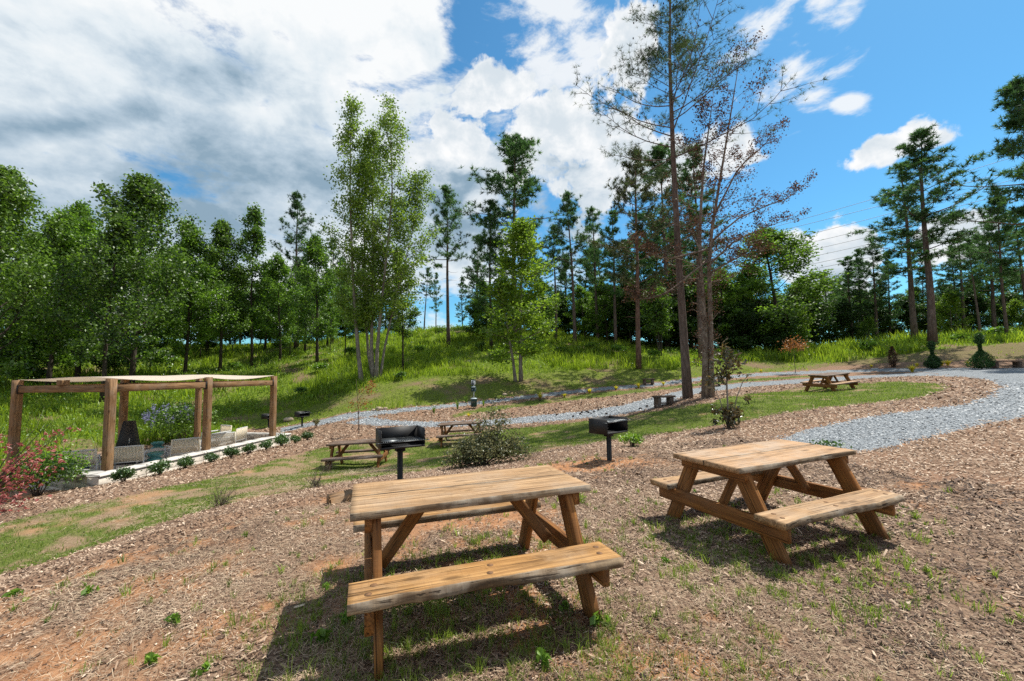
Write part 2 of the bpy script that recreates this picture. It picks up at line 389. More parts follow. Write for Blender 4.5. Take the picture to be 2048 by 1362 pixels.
# ------------------------------------------------------------------ the lie of the land
H = lambda u, v, y: tuple(at(u, v, y))
CTRL = [(-.34, 3.32, .02), (2.6, 4.59, -.005), (0, 0, 0), (0, -6, .1), (6, -6, .3), (-6, -6, -.4), (2.6, 1.5, .02), (6, 3, .1), (-2.5, 1.8, -.1), (1, 6.2, -.02),
        (-4.58, 13.03, -1.10), (-1.95, 16.53, -1.0), (14.4, 19.93, .55)]
for q in [(0, 1190, 3.85), (350, 1075, 5.0), (700, 985, 6.5), (797, 985, 6.4), (1218, 921, 7.95), (1455, 855, 12.3), (1590, 895, 8.7), (2048, 840, 9.3), (1960, 930, 6.5), (965, 932, 9.4),
          (130, 1105, 5.9), (0, 1050, 7.2), (60, 1000, 9.2), (198, 973, 11.0), (251, 963, 11.6), (372, 934, 13.4), (462, 911, 15.6), (562, 890, 18.2), (614, 876, 20.2), (604, 853, 23.2), (718, 868, 18.5), (640, 950, 10.3), (450, 960, 10.5),
          (738, 833, 23.5), (850, 846, 20.5), (948, 816, 25.5), (1050, 794, 28), (1327, 818, 17.2), (1376, 797, 18.6), (1415, 795, 18.6), (1180, 830, 18.5), (1180, 900, 9.8), (1297, 770, 29.5), (1470, 752, 30), (1590, 746, 30), (1750, 740, 28.5), (1963, 739, 23.5), (2010, 735, 24.5), (1890, 770, 17.5), (2005, 774, 16.3), (1900, 808, 12.8), (1700, 840, 11), (2048, 780, 14.5), (1660, 760, 24),
          (1280, 736, 33.5), (1045, 762, 31), (730, 768, 30), (748, 757, 32), (897, 690, 46), (930, 655, 57), (1152, 690, 43), (500, 735, 40), (632, 728, 38), (200, 808, 25), (20, 790, 28), (300, 690, 56), (-300, 800, 26), (-300, 690, 50), (560, 845, 26), (480, 835, 26), (330, 845, 24),
          (1866, 690, 32.5), (1700, 694, 46), (1600, 709, 39), (2048, 668, 36), (1500, 712, 40), (1400, 716, 36), (1330, 700, 45), (1250, 684, 52), (1780, 722, 29.5), (2040, 690, 28), (2300, 640, 36), (2300, 735, 22), (640, 790, 30), (900, 770, 29.5), (1160, 752, 32)]:
    CTRL.append(H(*q))
CTRL += [(-13, 15.5, -1.36), (-11.4, 13.5, -1.36), (-13, 18, -1.36), (-16, 14, -1.30), (-16.5, 18, -1.1), (-20, 12, -1.5), (-14, 7, -1.6), (-20, 4, -2), (-9, 3, -1.2), (15, 6, .7), (25, 12, 1.6), (20, 0, .8), (45, 30, 3.2),
         (0, 85, 4.0), (-40, 85, 4.0), (45, 85, 1.5), (-80, 60, 3), (80, 60, 4), (0, 140, -2), (-90, 120, -3), (90, 120, -2), (-70, 10, -2), (70, 0, 3), (0, -60, 0), (-60, -60, -3), (60, -60, 2)]
CTRL = np.array(CTRL)
def _tps(r2): return np.where(r2 > 1e-12, r2*np.log(r2+1e-12), 0.)*.5
def _fit():
    P = CTRL[:, :2]/10; n = len(P)
    K = _tps(((P[:, None]-P[None])**2).sum(-1)) + np.eye(n)*.004
    A = np.zeros((n+3, n+3)); A[:n, :n] = K; A[:n, n] = 1; A[:n, n+1:] = P; A[n, :n] = 1; A[n+1:, :n] = P.T
    return np.linalg.solve(A, np.concatenate([CTRL[:, 2], np.zeros(3)])), P
_W, _P = _fit()
def base_z(x, y):
    x = np.asarray(x, float); y = np.asarray(y, float); sh = x.shape
    r = np.hypot(x, y)+1e-9; k = np.minimum(1, 140/r)             # flat beyond 140 m
    q = np.stack([(x*k).ravel(), (y*k).ravel()], 1)/10
    out = np.empty(len(q))
    for s in range(0, len(q), 40000):
        b = q[s:s+40000]
        out[s:s+40000] = _tps(((b[:, None]-_P[None])**2).sum(-1)) @ _W[:len(_P)] + _W[-3] + b @ _W[-2:]
    return out.reshape(sh)
# a tabulated copy makes the many look-ups cheap
_GX = np.linspace(-70, 70, 561); _GY = np.linspace(-10, 130, 561)
_GZ = base_z(*np.meshgrid(_GX, _GY, indexing='ij'))
BERM = [at(-150, 1240, 3.4)[:2], at(0, 1190, 3.85)[:2], at(350, 1075, 5.0)[:2], at(560, 1015, 5.9)[:2], at(700, 985, 6.5)[:2]]
def berm(x, y):
    """the little raked-up lip of chips along the crest above the lower lawn"""
    d = np.full(np.shape(x), 9.)
    for (x0, y0), (x1, y1) in zip(BERM[:-1], BERM[1:]):
        t = np.clip(((x-x0)*(x1-x0)+(y-y0)*(y1-y0))/((x1-x0)**2+(y1-y0)**2), 0, 1); d = np.minimum(d, np.hypot(x-x0-t*(x1-x0), y-y0-t*(y1-y0)))
    return .085*np.exp(-(d/.15)**2)
def gz(x, y):
    x = np.asarray(x, float); y = np.asarray(y, float)
    fx = np.clip((x+70)/.25, 0, 559.999); fy = np.clip((y+10)/.25, 0, 559.999)
    i = fx.astype(int); j = fy.astype(int); a = fx-i; b = fy-j
    z = (_GZ[i, j]*(1-a)+_GZ[i+1, j]*a)*(1-b)+(_GZ[i, j+1]*(1-a)+_GZ[i+1, j+1]*a)*b
    d = np.hypot(x, y)
    lum = np.where(d < 14, 1, 14/np.maximum(d, 1))
    return z + berm(x, y)*(.4+1.2*vnoise(x*2.5, y*2.5, 8)) + .035*(fbm(x, y, 1.3, 3, 5)-.5)*np.minimum(1, d/2+.4)
def hit(u, v):
    """where the ray of pixel (u, v) meets the ground"""
    d = ray(u, v); d = d/d[..., 1:2]
    ys = np.concatenate([np.arange(1, 30, .1), np.arange(30, 125, .4)])
    pts = d[..., None, :]*ys[:, None]
    g = gz(pts[..., 0], pts[..., 1]) - (pts[..., 2]+EYE)
    up = g > 0
    k = np.where(up.any(-1), up.argmax(-1), len(ys)-1); k = np.maximum(k, 1)
    g1 = np.take_along_axis(g, k[..., None], -1)[..., 0]; g0 = np.take_along_axis(g, (k-1)[..., None], -1)[..., 0]
    f = np.clip(g0/(g0-g1+1e-12), 0, 1); y = ys[k-1]+(ys[k]-ys[k-1])*f
    return d*y[..., None] + np.array([0, 0, EYE])
def hp(u, v): return hit(np.array([float(u)]), np.array([float(v)]))[0]
def gp(u, y):
    """ground point in the direction of image column u at depth y"""
    p = at(u, 740, y); p = at(u, 740+(p[2]-gz(p[0], p[1]))*FOC/y, y); p[2] = gz(p[0], p[1]); return p

def poly_xy(pix):
    a = np.array(pix, float); return hit(a[:, 0], a[:, 1])[:, :2]
def inside(poly, x, y):
    r = np.zeros(x.shape, bool); n = len(poly)
    for i in range(n):
        x0, y0 = poly[i]; x1, y1 = poly[(i+1) % n]
        if y0 == y1: continue
        c = (y0 > y) != (y1 > y)
        r ^= c & (x < (x1-x0)*(y-y0)/(y1-y0)+x0)
    return r
UP_TOP = [(560, 856), (620, 845), (700, 826), (780, 820), (860, 812), (950, 803), (1050, 791), (1160, 779), (1290, 768), (1380, 757), (1470, 750), (1560, 744), (1640, 741), (1750, 737), (1850, 736), (1960, 736.5), (2060, 735)]
UP_BOT = [(560, 866), (600, 857), (690, 841), (738, 832), (790, 826.5), (860, 819), (950, 809.5), (1050, 797.5), (1160, 785), (1290, 774), (1380, 764), (1470, 756), (1560, 750.5), (1640, 747), (1750, 742.5), (1845, 743.5)]
LO_TOP = [(738, 833), (790, 841), (850, 844), (900, 843), (1000, 837), (1080, 831), (1180, 821), (1250, 810), (1290, 799), (1340, 785), (1400, 775), (1480, 766), (1560, 761), (1640, 756), (1700, 752), (1780, 748), (1845, 744.5)]
LO_BOT = [(690, 846), (760, 852), (850, 855), (940, 852), (1050, 846), (1180, 836), (1240, 829), (1300, 818), (1350, 802), (1400, 786), (1480, 775), (1570, 768.5), (1640, 765), (1700, 760), (1760, 755), (1850, 752), (1930, 754), (1985, 762), (2006, 774), (1982, 790), (1928, 809), (1794, 825), (1687, 843), (1602, 862), (1560, 880)]
BIG_BOT = [(1570, 893), (1640, 908), (1749, 900), (1808, 885), (1901, 865), (1982, 846), (2060, 831)]
PATHS = [poly_xy(UP_TOP + UP_BOT[::-1]), poly_xy(LO_TOP + LO_BOT[:18][::-1]),
         poly_xy(UP_TOP[-3:] + [(2250, 733), (2250, 800)] + BIG_BOT[::-1] + LO_BOT[::-1][:9] + [(1845, 744)])]
LAWNS = [poly_xy([(-150, 1190), (0, 1150), (130, 1112), (300, 1052), (480, 1003), (700, 962), (860, 940), (930, 925), (1080, 905), (1200, 884), (1340, 866), (1460, 846), (1600, 822), (1750, 806), (1860, 791), (1897, 776), (1870, 767), (1800, 763), (1700, 767), (1600, 776), (1500, 788), (1420, 806), (1340, 817), (1250, 833), (1100, 850), (1000, 859), (900, 866), (830, 880), (700, 888), (640, 897), (560, 917), (400, 962), (250, 993), (130, 1014), (0, 1050), (-150, 1090)]),
         poly_xy([(905, 836), (960, 826), (1020, 816), (1100, 806), (1200, 795), (1300, 783), (1400, 771), (1500, 763), (1640, 753), (1640, 750), (1500, 758), (1380, 768), (1290, 777.5), (1160, 789), (1050, 803), (960, 816), (905, 828)])]
MULCH = [poly_xy([(-300, 1120), (-150, 1090), (0, 1050), (130, 1014), (250, 993), (400, 962), (560, 917), (640, 897), (700, 888), (830, 880), (900, 866), (1000, 859), (1100, 850), (1250, 833), (1340, 817), (1420, 806), (1500, 788), (1600, 776), (1700, 767), (1800, 763), (1870, 767), (1897, 776), (1860, 791), (1750, 806), (1600, 822), (1460, 846), (1340, 866), (1200, 884), (1080, 905), (930, 925), (860, 940), (700, 962), (480, 1003), (300, 1052), (130, 1112), (0, 1150), (-150, 1190),
                  (-150, 1245), (0, 1200), (130, 1155), (250, 1108), (400, 1062), (550, 1020), (700, 985), (860, 962), (1000, 945), (1100, 925), (1240, 908), (1340, 885), (1480, 872), (1560, 888), (1640, 912), (1720, 925), (1760, 905), (1640, 868), (1700, 846), (1800, 830), (1932, 814), (1990, 794), (2016, 774), (1982, 760), (1930, 752), (1760, 742), (1560, 748), (1380, 760), (1050, 792), (860, 814), (738, 828), (640, 850), (604, 862), (581, 868), (390, 925), (195, 966), (120, 990), (0, 1010), (-300, 1060)]),
         poly_xy([(1700, 925), (1760, 902), (1808, 886), (1901, 866), (1982, 847), (2060, 832), (2400, 820), (2400, 1000), (2060, 985), (1950, 960), (1850, 965)]),
         poly_xy([(1560, 746), (1660, 732), (1760, 727), (1900, 722), (2060, 718), (2300, 715), (2300, 735), (2060, 740), (1960, 742), (1700, 742)])]
HILLB = [(560, 854), (620, 843), (700, 824), (780, 818), (860, 810), (950, 801), (1050, 789.5), (1160, 777), (1290, 766), (1380, 755), (1470, 748), (1560, 742.5), (1640, 738), (1750, 733), (1850, 729), (1960, 727), (2060, 726)]
_hb = poly_xy(HILLB)
HILL = np.concatenate([[[-400, 6], [-25, 8], [-17.0, 11.5], [-16.6, 14], [-15.6, 18.2], [-14.6, 20.6]], _hb[0:1]+np.array([[-1.6, -.2]]), _hb, [[60, 21], [400, 30], [400, 420], [-400, 420]]])
def warp(x, y, amp=.12):
    return x+amp*2*(fbm(x, y, 2.2, 3, 41)-.5), y+amp*2*(fbm(x, y, 2.2, 3, 77)-.5)
def zone(x, y):
    """0 worn yard, 1 lawn, 2 mulch bed, 3 gravel path, 4 hillside"""
    x = np.asarray(x, float); y = np.asarray(y, float)
    wx, wy = warp(x, y, .16)
    z = np.zeros(x.shape, int)
    z[y > 11.5] = 2
    z[inside(HILL, wx, wy)] = 4
    for p in MULCH: z[inside(p, wx, wy)] = 2
    for p in LAWNS: z[inside(p, wx, wy)] = 1
    wx, wy = warp(x, y, .07)
    for p in PATHS: z[inside(p, wx, wy)] = 3
    return z
def bare(x, y):
    """1 on the dry bank and the shaded mown strip of the hillside, 0 where grass grows tall"""
    return bank_mask(x, y)
BANK = poly_xy([(1560, 742), (1650, 726), (1760, 716), (1860, 700), (1960, 692), (2060, 684), (2300, 680), (2300, 730), (2060, 735), (1900, 736), (1700, 738)])
MOWN = poly_xy([(560, 856), (700, 826), (860, 812), (1050, 791), (1290, 768), (1470, 750), (1560, 744), (1650, 728), (1560, 722), (1440, 728), (1340, 740), (1200, 738), (1080, 745), (980, 748), (880, 752), (780, 765), (660, 800), (560, 825), (480, 838), (480, 852)])
def bank_mask(x, y):
    wx, wy = warp(x, y, .5); return inside(BANK, wx, wy)
def mown_mask(x, y):
    wx, wy = warp(x, y, .6); return inside(MOWN, wx, wy)
def clay_mask(x, y):
    """bare orange clay: blotches of the yard and around the right grill"""
    c = fbm(x, y, .9, 4, 11)*.62+fbm(x, y, 4., 3, 12)*.38
    g = hp(1230, 925); d = np.hypot((x-g[0])/1.0, (y-g[1])/.55)
    g2 = hp(690, 990); d2 = np.hypot((x-g2[0])/.8, (y-g2[1])/.5)
    left = np.clip((1.2-x)/4, -.25, .25)
    return np.clip((c+left*.28-.50)*6, 0, 1)*.9 + np.clip(1.25-d, 0, 1)*1.0 + np.clip(1.1-d2, 0, 1)

def ground_mat(name, kind):
    m, t, b = newmat(name)
    tc = t.node('ShaderNodeTexCoord'); p = tc.outputs['Object']
    a = t.node('ShaderNodeAttribute', attribute_name='tint'); k = a.outputs['Fac']
    fine = t.noise(p, 34, 5, .7); mid = t.noise(p, 6., 5, .65); big = t.noise(p, .9, 4, .6)
    st = t.noise(t.mapping(p, rot=(0, 0, .6), scale=(14, 60, 30)), 1., 3, .6, 1.2)
    if kind == 'yard':
        c = t.mix(t.ramp(fine, .3, .72), (.07, .046, .034), (.33, .22, .15))
        c = t.mix(t.math('MULTIPLY', t.ramp(st, .52, .7), .5), c, (.52, .40, .27))
        c = t.mix(t.math('MULTIPLY', t.ramp(mid, .48, .7), .4), c, (.30, .205, .15))
        clay = t.mix(t.ramp(mid, .3, .7), (.34, .15, .065), (.50, .26, .13))
        c = t.mix(t.math('MULTIPLY', k, .85), c, clay); dist = .02
    elif kind == 'mulch':
        c = t.mix(t.ramp(fine, .3, .7), (.08, .046, .034), (.36, .235, .155))
        c = t.mix(t.math('MULTIPLY', t.ramp(st, .5, .7), .5), c, (.50, .36, .25))
        c = t.mix(t.math('MULTIPLY', t.ramp(big, .45, .7), .3), c, (.33, .17, .10)); dist = .025
    elif kind == 'lawn':
        g = t.mix(t.ramp(fine, .3, .7), (.058, .082, .016), (.17, .20, .05))
        d = t.mix(t.ramp(fine, .3, .7), (.15, .10, .06), (.36, .26, .165))
        d = t.mix(t.math('MULTIPLY', t.ramp(big, .5, .68), .6), d, (.40, .22, .11))
        c = t.mix(k, d, g); dist = .02
    elif kind == 'gravel':
        v = t.node('ShaderNodeTexVoronoi'); t.l.new(p, v.inputs['Vector']); v.inputs['Scale'].default_value = 42
        c = t.mix(t.ramp(v.outputs['Color'], .2, .9), (.11, .128, .145), (.40, .43, .455))
        c = t.mix(t.math('MULTIPLY', t.ramp(mid, .5, .75), .3), c, (.34, .31, .27)); fine = v.outputs['Distance']; dist = .02
    else:
        g = t.mix(t.ramp(mid, .3, .7), (.06, .105, .012), (.19, .26, .03))
        g = t.mix(t.math('MULTIPLY', t.ramp(fine, .45, .75), .5), g, (.20, .24, .05))
        d = t.mix(t.ramp(fine, .3, .7), (.12, .085, .05), (.30, .22, .13))
        c = t.mix(k, d, g); dist = .05
    t.l.new(c, b.inputs['Base Color']); b.inputs['Roughness'].default_value = .95; b.inputs['Specular IOR Level'].default_value = .1
    h = t.math('ADD', fine, t.math('MULTIPLY', mid, 1.5))
    bp = t.node('ShaderNodeBump'); bp.inputs['Strength'].default_value = .9; bp.inputs['Distance'].default_value = dist
    t.l.new(h, bp.inputs['Height']); t.l.new(bp.outputs[0], b.inputs['Normal'])
    return m
def lawn_cover(x, y):
    n = fbm(x, y, .8, 4, 21)*.6+fbm(x, y, 3.2, 3, 22)*.4
    right = np.clip((x+3.5)/14, .045, .13)
    return np.clip((n+right-.465)*9, 0, 1)
def hill_cover(x, y):
    n = fbm(x, y, .55, 4, 31)
    return np.clip((n-.26)*6, 0, 1)*np.where(bank_mask(x, y), .22, 1)*np.where(mown_mask(x, y), .8, 1)
def build_ground():
    rr = np.exp(np.linspace(math.log(.5), math.log(420), 760)); aa = np.linspace(R(-70), R(70), 950)
    Rr, Aa = np.meshgrid(rr, aa, indexing='ij'); X = Rr*np.sin(Aa); Y = Rr*np.cos(Aa)
    inn = (np.abs(X) < 69) & (Y < 129) & (Y > -9.9)
    Z = np.where(inn, gz(X, Y), 0.)
    if (~inn).any(): Z[~inn] = base_z(X[~inn], Y[~inn])
    n0, n1 = X.shape; idx = np.arange(n0*n1).reshape(n0, n1)
    q = np.stack([idx[:-1, :-1], idx[1:, :-1], idx[1:, 1:], idx[:-1, 1:]], -1).reshape(-1, 4)[:, ::-1]
    V = np.stack([X, Y, Z], -1).reshape(-1, 3)
    C = V[q].mean(1); zn = zone(C[:, 0], C[:, 1])
    # mulch and gravel relief
    for code, name, kind, lab in ((0, 'ground', 'yard', 'worn yard of dead grass, chips and orange clay'), (1, 'lawn', 'lawn', 'patchy lawn between the mulch beds'), (2, 'mulch_bed', 'mulch', 'tan wood chip mulch beds beside the paths'), (3, 'gravel_path', 'gravel', 'grey gravel footpaths curving through the mulch'), (4, 'hill', 'hill', 'green hillside rising to the woods')):
        f = q[zn == code]; used = np.unique(f); mp = np.full(len(V), -1); mp[used] = np.arange(len(used))
        v = V[used]; x, y = v[:, 0], v[:, 1]
        t = clay_mask(x, y) if code == 0 else lawn_cover(x, y) if code == 1 else hill_cover(x, y) if code == 4 else .5
        mb = MB(); mb.add(v, mp[f], tint=np.clip(t, 0, 1))
        if code == 0:   # the rest of the circle behind the viewer
            r2 = np.exp(np.linspace(math.log(.5), math.log(420), 60)); a2 = np.linspace(R(70), R(290), 60)
            R2, A2 = np.meshgrid(r2, a2, indexing='ij'); x2 = R2*np.sin(A2); y2 = R2*np.cos(A2); i2 = np.arange(3600).reshape(60, 60)
            z2 = base_z(x2, y2)
            mb.add(np.stack([x2, y2, z2], -1).reshape(-1, 3), np.stack([i2[:-1, :-1], i2[1:, :-1], i2[1:, 1:], i2[:-1, 1:]], -1).reshape(-1, 4)[:, ::-1], tint=.2)
            th = np.arange(48)*2*math.pi/48
            mb.add(np.concatenate([[[0, 0, 0]], np.stack([.52*np.sin(th), .52*np.cos(th), base_z(.52*np.sin(th), .52*np.cos(th))], 1)]), None, [[0, 1+(i+1) % 48, 1+i] for i in range(48)], .2)
        tag(mb.build(name, ground_mat(name+'_surface', kind), smooth=True), lab, None, None, 'structure')
build_ground()

# ------------------------------------------------------------------ scatter: chips, straw, grass
RNG = np.random.default_rng(7)
def scatter(n, r0, r1, amax=68):
    n = int(n*amax/58)
    r = np.exp(RNG.uniform(math.log(r0), math.log(r1), n)); a = np.radians(RNG.uniform(-amax, amax, n))
    return r*np.sin(a), r*np.cos(a), r
def chips(mb, x, y, ln, wd, tint, lift=.004, tiltmax=.35, thick=.35):
    """flat splinters with a ridge: 6 vertices, four faces"""
    n = len(x); z = gz(x, y)+lift+RNG.uniform(0, .008, n)
    yaw = RNG.uniform(0, 2*math.pi, n); til = RNG.normal(0, tiltmax, n)
    d = np.stack([np.cos(yaw)*np.cos(til), np.sin(yaw)*np.cos(til), np.sin(til)], 1); s = np.stack([-np.sin(yaw), np.cos(yaw), RNG.normal(0, .35, n)], 1)
    c = np.stack([x, y, z+np.abs(np.sin(til))*ln*.5], 1); up = np.array([0, 0, 1.])*(wd*thick)[:, None]
    L = d*(ln/2)[:, None]; W = s*(wd/2)[:, None]
    v = np.stack([c-L-W*.8, c-L*.95+W, c+L+W*.7, c+L*.96-W, c-L*.5+up, c+L*.55+up], 1)
    f = np.array([[0, 3, 5, 4], [1, 4, 5, 2]]); tr = np.array([[0, 4, 1], [2, 5, 3]]); o = np.arange(n)[:, None, None]*6
    mb.add(v.reshape(-1, 3), (f[None]+o).reshape(-1, 4), (tr[None]+o).reshape(-1, 3), np.repeat(tint, 6))
def blades(mb, x, y, h, w, tint, lean=.35, z=None, nseg=1):
    """grass blades: two-piece tapered strips that bend over"""
    n = len(x); z = gz(x, y) if z is None else z
    yaw = RNG.uniform(0, 2*math.pi, n); ln = np.abs(RNG.normal(lean, lean*.5, n))
    dx, dy = np.cos(yaw), np.sin(yaw); b = np.stack([x, y, z-.004], 1); fa = RNG.uniform(0, 2*math.pi, n)
    s = np.stack([np.cos(fa), np.sin(fa), np.zeros(n)], 1)*(w/2)[:, None]
    m = b+np.stack([dx*ln*h*.3, dy*ln*h*.3, h*.6], 1); t = b+np.stack([dx*ln*h*.95, dy*ln*h*.95, h*np.sqrt(np.maximum(.2, 1-ln**2*.6))], 1)
    v = np.stack([b-s, b+s, m+s*.75, m-s*.75, t], 1); o = np.arange(n)[:, None, None]*5
    mb.add(v.reshape(-1, 3), (np.array([[0, 1, 2, 3]])[None]+o).reshape(-1, 4), (np.array([[3, 2, 4]])[None]+o).reshape(-1, 3), np.repeat(tint, 5))
def tufts(mb, x, y, nb, h, w, spread, tint, lean=.4):
    k = np.repeat(np.arange(len(x)), nb); m = len(k)
    a = RNG.uniform(0, 2*math.pi, m); r = np.sqrt(RNG.uniform(0, 1, m))*np.broadcast_to(spread, (len(x),))[k]
    blades(mb, x[k]+r*np.cos(a), y[k]+r*np.sin(a), h[k]*RNG.uniform(.55, 1.15, m), np.broadcast_to(w, (len(x),))[k]*RNG.uniform(.7, 1.3, m), np.clip(tint[k]+RNG.normal(0, .18, m), 0, 1), lean)
def build_scatter():
    # mulch chips on the beds
    x, y, r = scatter(190000, 3.5, 32); k = zone(x+RNG.normal(0, .10, len(x)), y+RNG.normal(0, .16, len(x))) == 2; x, y, r = x[k], y[k], r[k]
    mb = MB(); sc = np.clip(r/9, .75, 2.6)
    chips(mb, x, y, RNG.uniform(.02, .06, len(x))*sc, RNG.uniform(.008, .02, len(x))*sc, np.clip(RNG.normal(.50, .25, len(x))+.14*(x > 3)*(y < 12), 0, 1), .006, .3)
    tag(mb.build('mulch_chips', M['chips']), 'loose tan wood chips covering the mulch beds', None, None, 'stuff')
    # yard litter
    x, y, r = scatter(330000, 1.6, 14); zz = zone(x, y); cl = clay_mask(x, y); dn = fbm(x, y, .7, 4, 51)*.6+fbm(x, y, 3, 2, 52)*.4
    k = (zz == 0) & (RNG.uniform(0, 1, len(x)) < np.clip((dn-.28)*3.2, .12, 1)*(1-.8*np.clip(cl, 0, 1))); x, y, r = x[k], y[k], r[k]
    mb = MB(); sc = np.clip(r/5, .8, 2)*np.clip(.85+x*.07, .68, 1.1)
    chips(mb, x, y, RNG.gamma(2.5, .0095, len(x))*sc+.008, RNG.gamma(3, .0022, len(x))*sc+.0025, np.clip(RNG.normal(.40, .25, len(x))+(fbm(x, y, .9, 4, 53)-.5)*.7, 0, 1), .003, .25)
    x, y, r = scatter(1500, 1.6, 9); k = zone(x, y) == 0; x, y = x[k], y[k]
    chips(mb, x, y, RNG.uniform(.03, .075, len(x)), RNG.uniform(.008, .02, len(x)), np.clip(RNG.normal(.5, .25, len(x)), 0, 1), .006, .12)
    tag(mb.build('wood_litter', M['chips']), 'scattered wood chips and splinters on the worn yard', None, None, 'stuff')
    x, y, r = scatter(210000, 1.6, 13); zz = zone(x, y); cl = clay_mask(x, y); dn = fbm(x, y, 1.1, 4, 61)
    k = ((zz == 0) | (zz == 1)) & (RNG.uniform(0, 1, len(x)) < np.clip((dn-.30)*3, .05, 1)*np.clip(1-np.maximum(x, 0)*.13, .4, 1)*(1-.65*np.clip(cl, 0, 1))); x, y, r = x[k], y[k], r[k]
    mb = MB(); sc = np.clip(r/6, .8, 1.25)*np.clip(1.05-x*.05, .75, 1.05)
    chips(mb, x, y, RNG.uniform(.025, .085, len(x))*sc, RNG.uniform(.0016, .0034, len(x))*sc, np.clip(RNG.normal(.45, .26, len(x))+(fbm(x, y, .8, 4, 54)-.5)*.7, 0, 1), .008, .30, .5)
    tag(mb.build('dead_grass', M['straw']), 'dead straw coloured grass matted over the yard', None, None, 'stuff')
    # green sprigs in the yard
    mb = MB()
    x, y, r = scatter(21000, 1.7, 11); n = fbm(x, y, 1.2, 4, 71)*.5+fbm(x, y, .35, 2, 72)*.5
    shade = np.zeros(len(x))
    for px, py, rad in ((-.6, 2.9, 1.2), (2.3, 4.1, 1.3), (3.6, 4.9, .8)): shade = np.maximum(shade, np.clip(1.2-np.hypot(x-px, y-py)/rad, 0, 1))
    pr = np.clip((n-.455)*4.2, .07, 1)*.68*np.clip(1.15-np.maximum(x-.2, 0)*.62, .10, 1)+shade*.6
    k = (zone(x, y) == 0) & (RNG.uniform(0, 1, len(x)) < pr); x, y, r = x[k], y[k], r[k]
    tufts(mb, x, y, RNG.integers(5, 20, len(x)), RNG.gamma(4, .012, len(x))+.02, np.clip(.0042*r/3.5, .0034, .011), RNG.uniform(.012, .05, len(x)), np.clip(RNG.normal(.55, .22, len(x)), 0, 1), .6)
    # lawn
    x, y, r = scatter(90000, 5, 34); cv = lawn_cover(x, y)
    k = (zone(x, y) == 1) & (RNG.uniform(0, 1, len(x)) < cv*.9+.03); x, y, r = x[k], y[k], r[k]
    tufts(mb, x, y, RNG.integers(4, 9, len(x)), RNG.uniform(.025, .06, len(x))*np.clip(r/12, .9, 1.5), np.clip(.006*r/8, .004, .022), .012*r, np.clip(RNG.normal(.45, .2, len(x)), 0, 1), .5)
    tag(mb.build('lawn_grass', M['grass']), 'short green grass in patches on lawn and yard', None, None, 'stuff')
    # hillside: mown fringe and tall clumps
    mb = MB()
    x, y, r = scatter(60000, 20, 75, 62); z4 = zone(x, y) == 4; cv = hill_cover(x, y); k = z4 & (RNG.uniform(0, 1, len(x)) < cv*.7); x, y, r = x[k], y[k], r[k]
    mw = mown_mask(x, y) | bank_mask(x, y)
    hh = np.where(mw, RNG.uniform(.06, .16, len(x)), RNG.uniform(.18, .5, len(x)))
    tufts(mb, x, y, RNG.integers(3, 6, len(x)), hh, .0011*r, .012*r, np.clip(RNG.normal(.5, .22, len(x)), 0, 1), .5)
    x, y, r = scatter(7000, 24, 62, 62); k = (zone(x, y) == 4) & ~mown_mask(x, y) & ~bank_mask(x, y) & (fbm(x, y, .16, 3, 91) > .44); x, y, r = x[k], y[k], r[k]
    wild = fbm(x, y, .11, 3, 93)
    tall = np.where((x > 10), .8, .75)*RNG.uniform(.4, 1.2, len(x))*np.clip(.5+1.1*fbm(x, y, .12, 3, 99), .5, 1.3)
    tufts(mb, x, y, RNG.integers(14, 26, len(x)), tall, .0012*r, .35, np.clip(RNG.normal(.55, .2, len(x))+(wild-.5)*.6, 0, 1), .35)
    tag(mb.build('tall_grass', M['grass_tall']), 'long bright green grass growing over the hillside', None, None, 'stuff')
    # broadleaf ground cover
    mb = MB()
    x, y, r = scatter(48000, 17, 62, 62); k = (zone(x, y) == 4) & ~mown_mask(x, y) & ~bank_mask(x, y) & ((fbm(x, y, .25, 3, 95) > .47) | ((x < -9) & (y < 30))); x, y, r = x[k], y[k], r[k]
    leaves(mb, np.stack([x, y, gz(x, y)+RNG.uniform(.05, .55, len(x))], 1), RNG.uniform(.05, .09, len(x))*r/20, np.clip(RNG.normal(.5, .25, len(x)), 0, 1))
    tag(mb.build('ground_cover', M['weed']), 'broad leaved ground cover on the shady hillside', None, None, 'stuff')
    # loose stones on the gravel
    x, y, r = scatter(90000, 6, 26, 60); k = zone(x+RNG.normal(0, .11, len(x)), y+RNG.normal(0, .16, len(x))) == 3; x, y, r = x[k], y[k], r[k]
    mb = MB(); sc = np.clip(r/12, .8, 2)
    chips(mb, x, y, RNG.uniform(.02, .045, len(x))*sc, RNG.uniform(.015, .035, len(x))*sc, np.clip(RNG.normal(.5, .25, len(x)), 0, 1), .0, .15, .55)
    tag(mb.build('gravel_stones', M['pebble']), 'loose grey stones lying on the gravel path', None, None, 'stuff')
def leaves(mb, c, size, tint, droop=.0, aspect=.62, rng=None, nrm=None):
    """pointed folded leaves at centres c"""
    rng = rng or RNG; n = len(c)
    d = rng.normal(0, 1, (n, 3)); d[:, 2] = d[:, 2]*.7-droop; d /= np.linalg.norm(d, axis=1)[:, None]+1e-9
    s = rng.normal(0, 1, (n, 3)); s -= d*(s*d).sum(1)[:, None]; s /= np.linalg.norm(s, axis=1)[:, None]+1e-9
    up = np.cross(d, s); L = d*(size/2)[:, None]; W = s*(size*aspect/2)[:, None]; U = up*(size*.10)[:, None]
    v = np.stack([c-L, c-L*.1+W+U, c+L, c-L*.1-W+U], 1); o = np.arange(n)[:, None, None]*4
    mb.add(v.reshape(-1, 3), None, (np.array([[0, 2, 1], [0, 3, 2]])[None]+o).reshape(-1, 3), np.repeat(tint, 4))
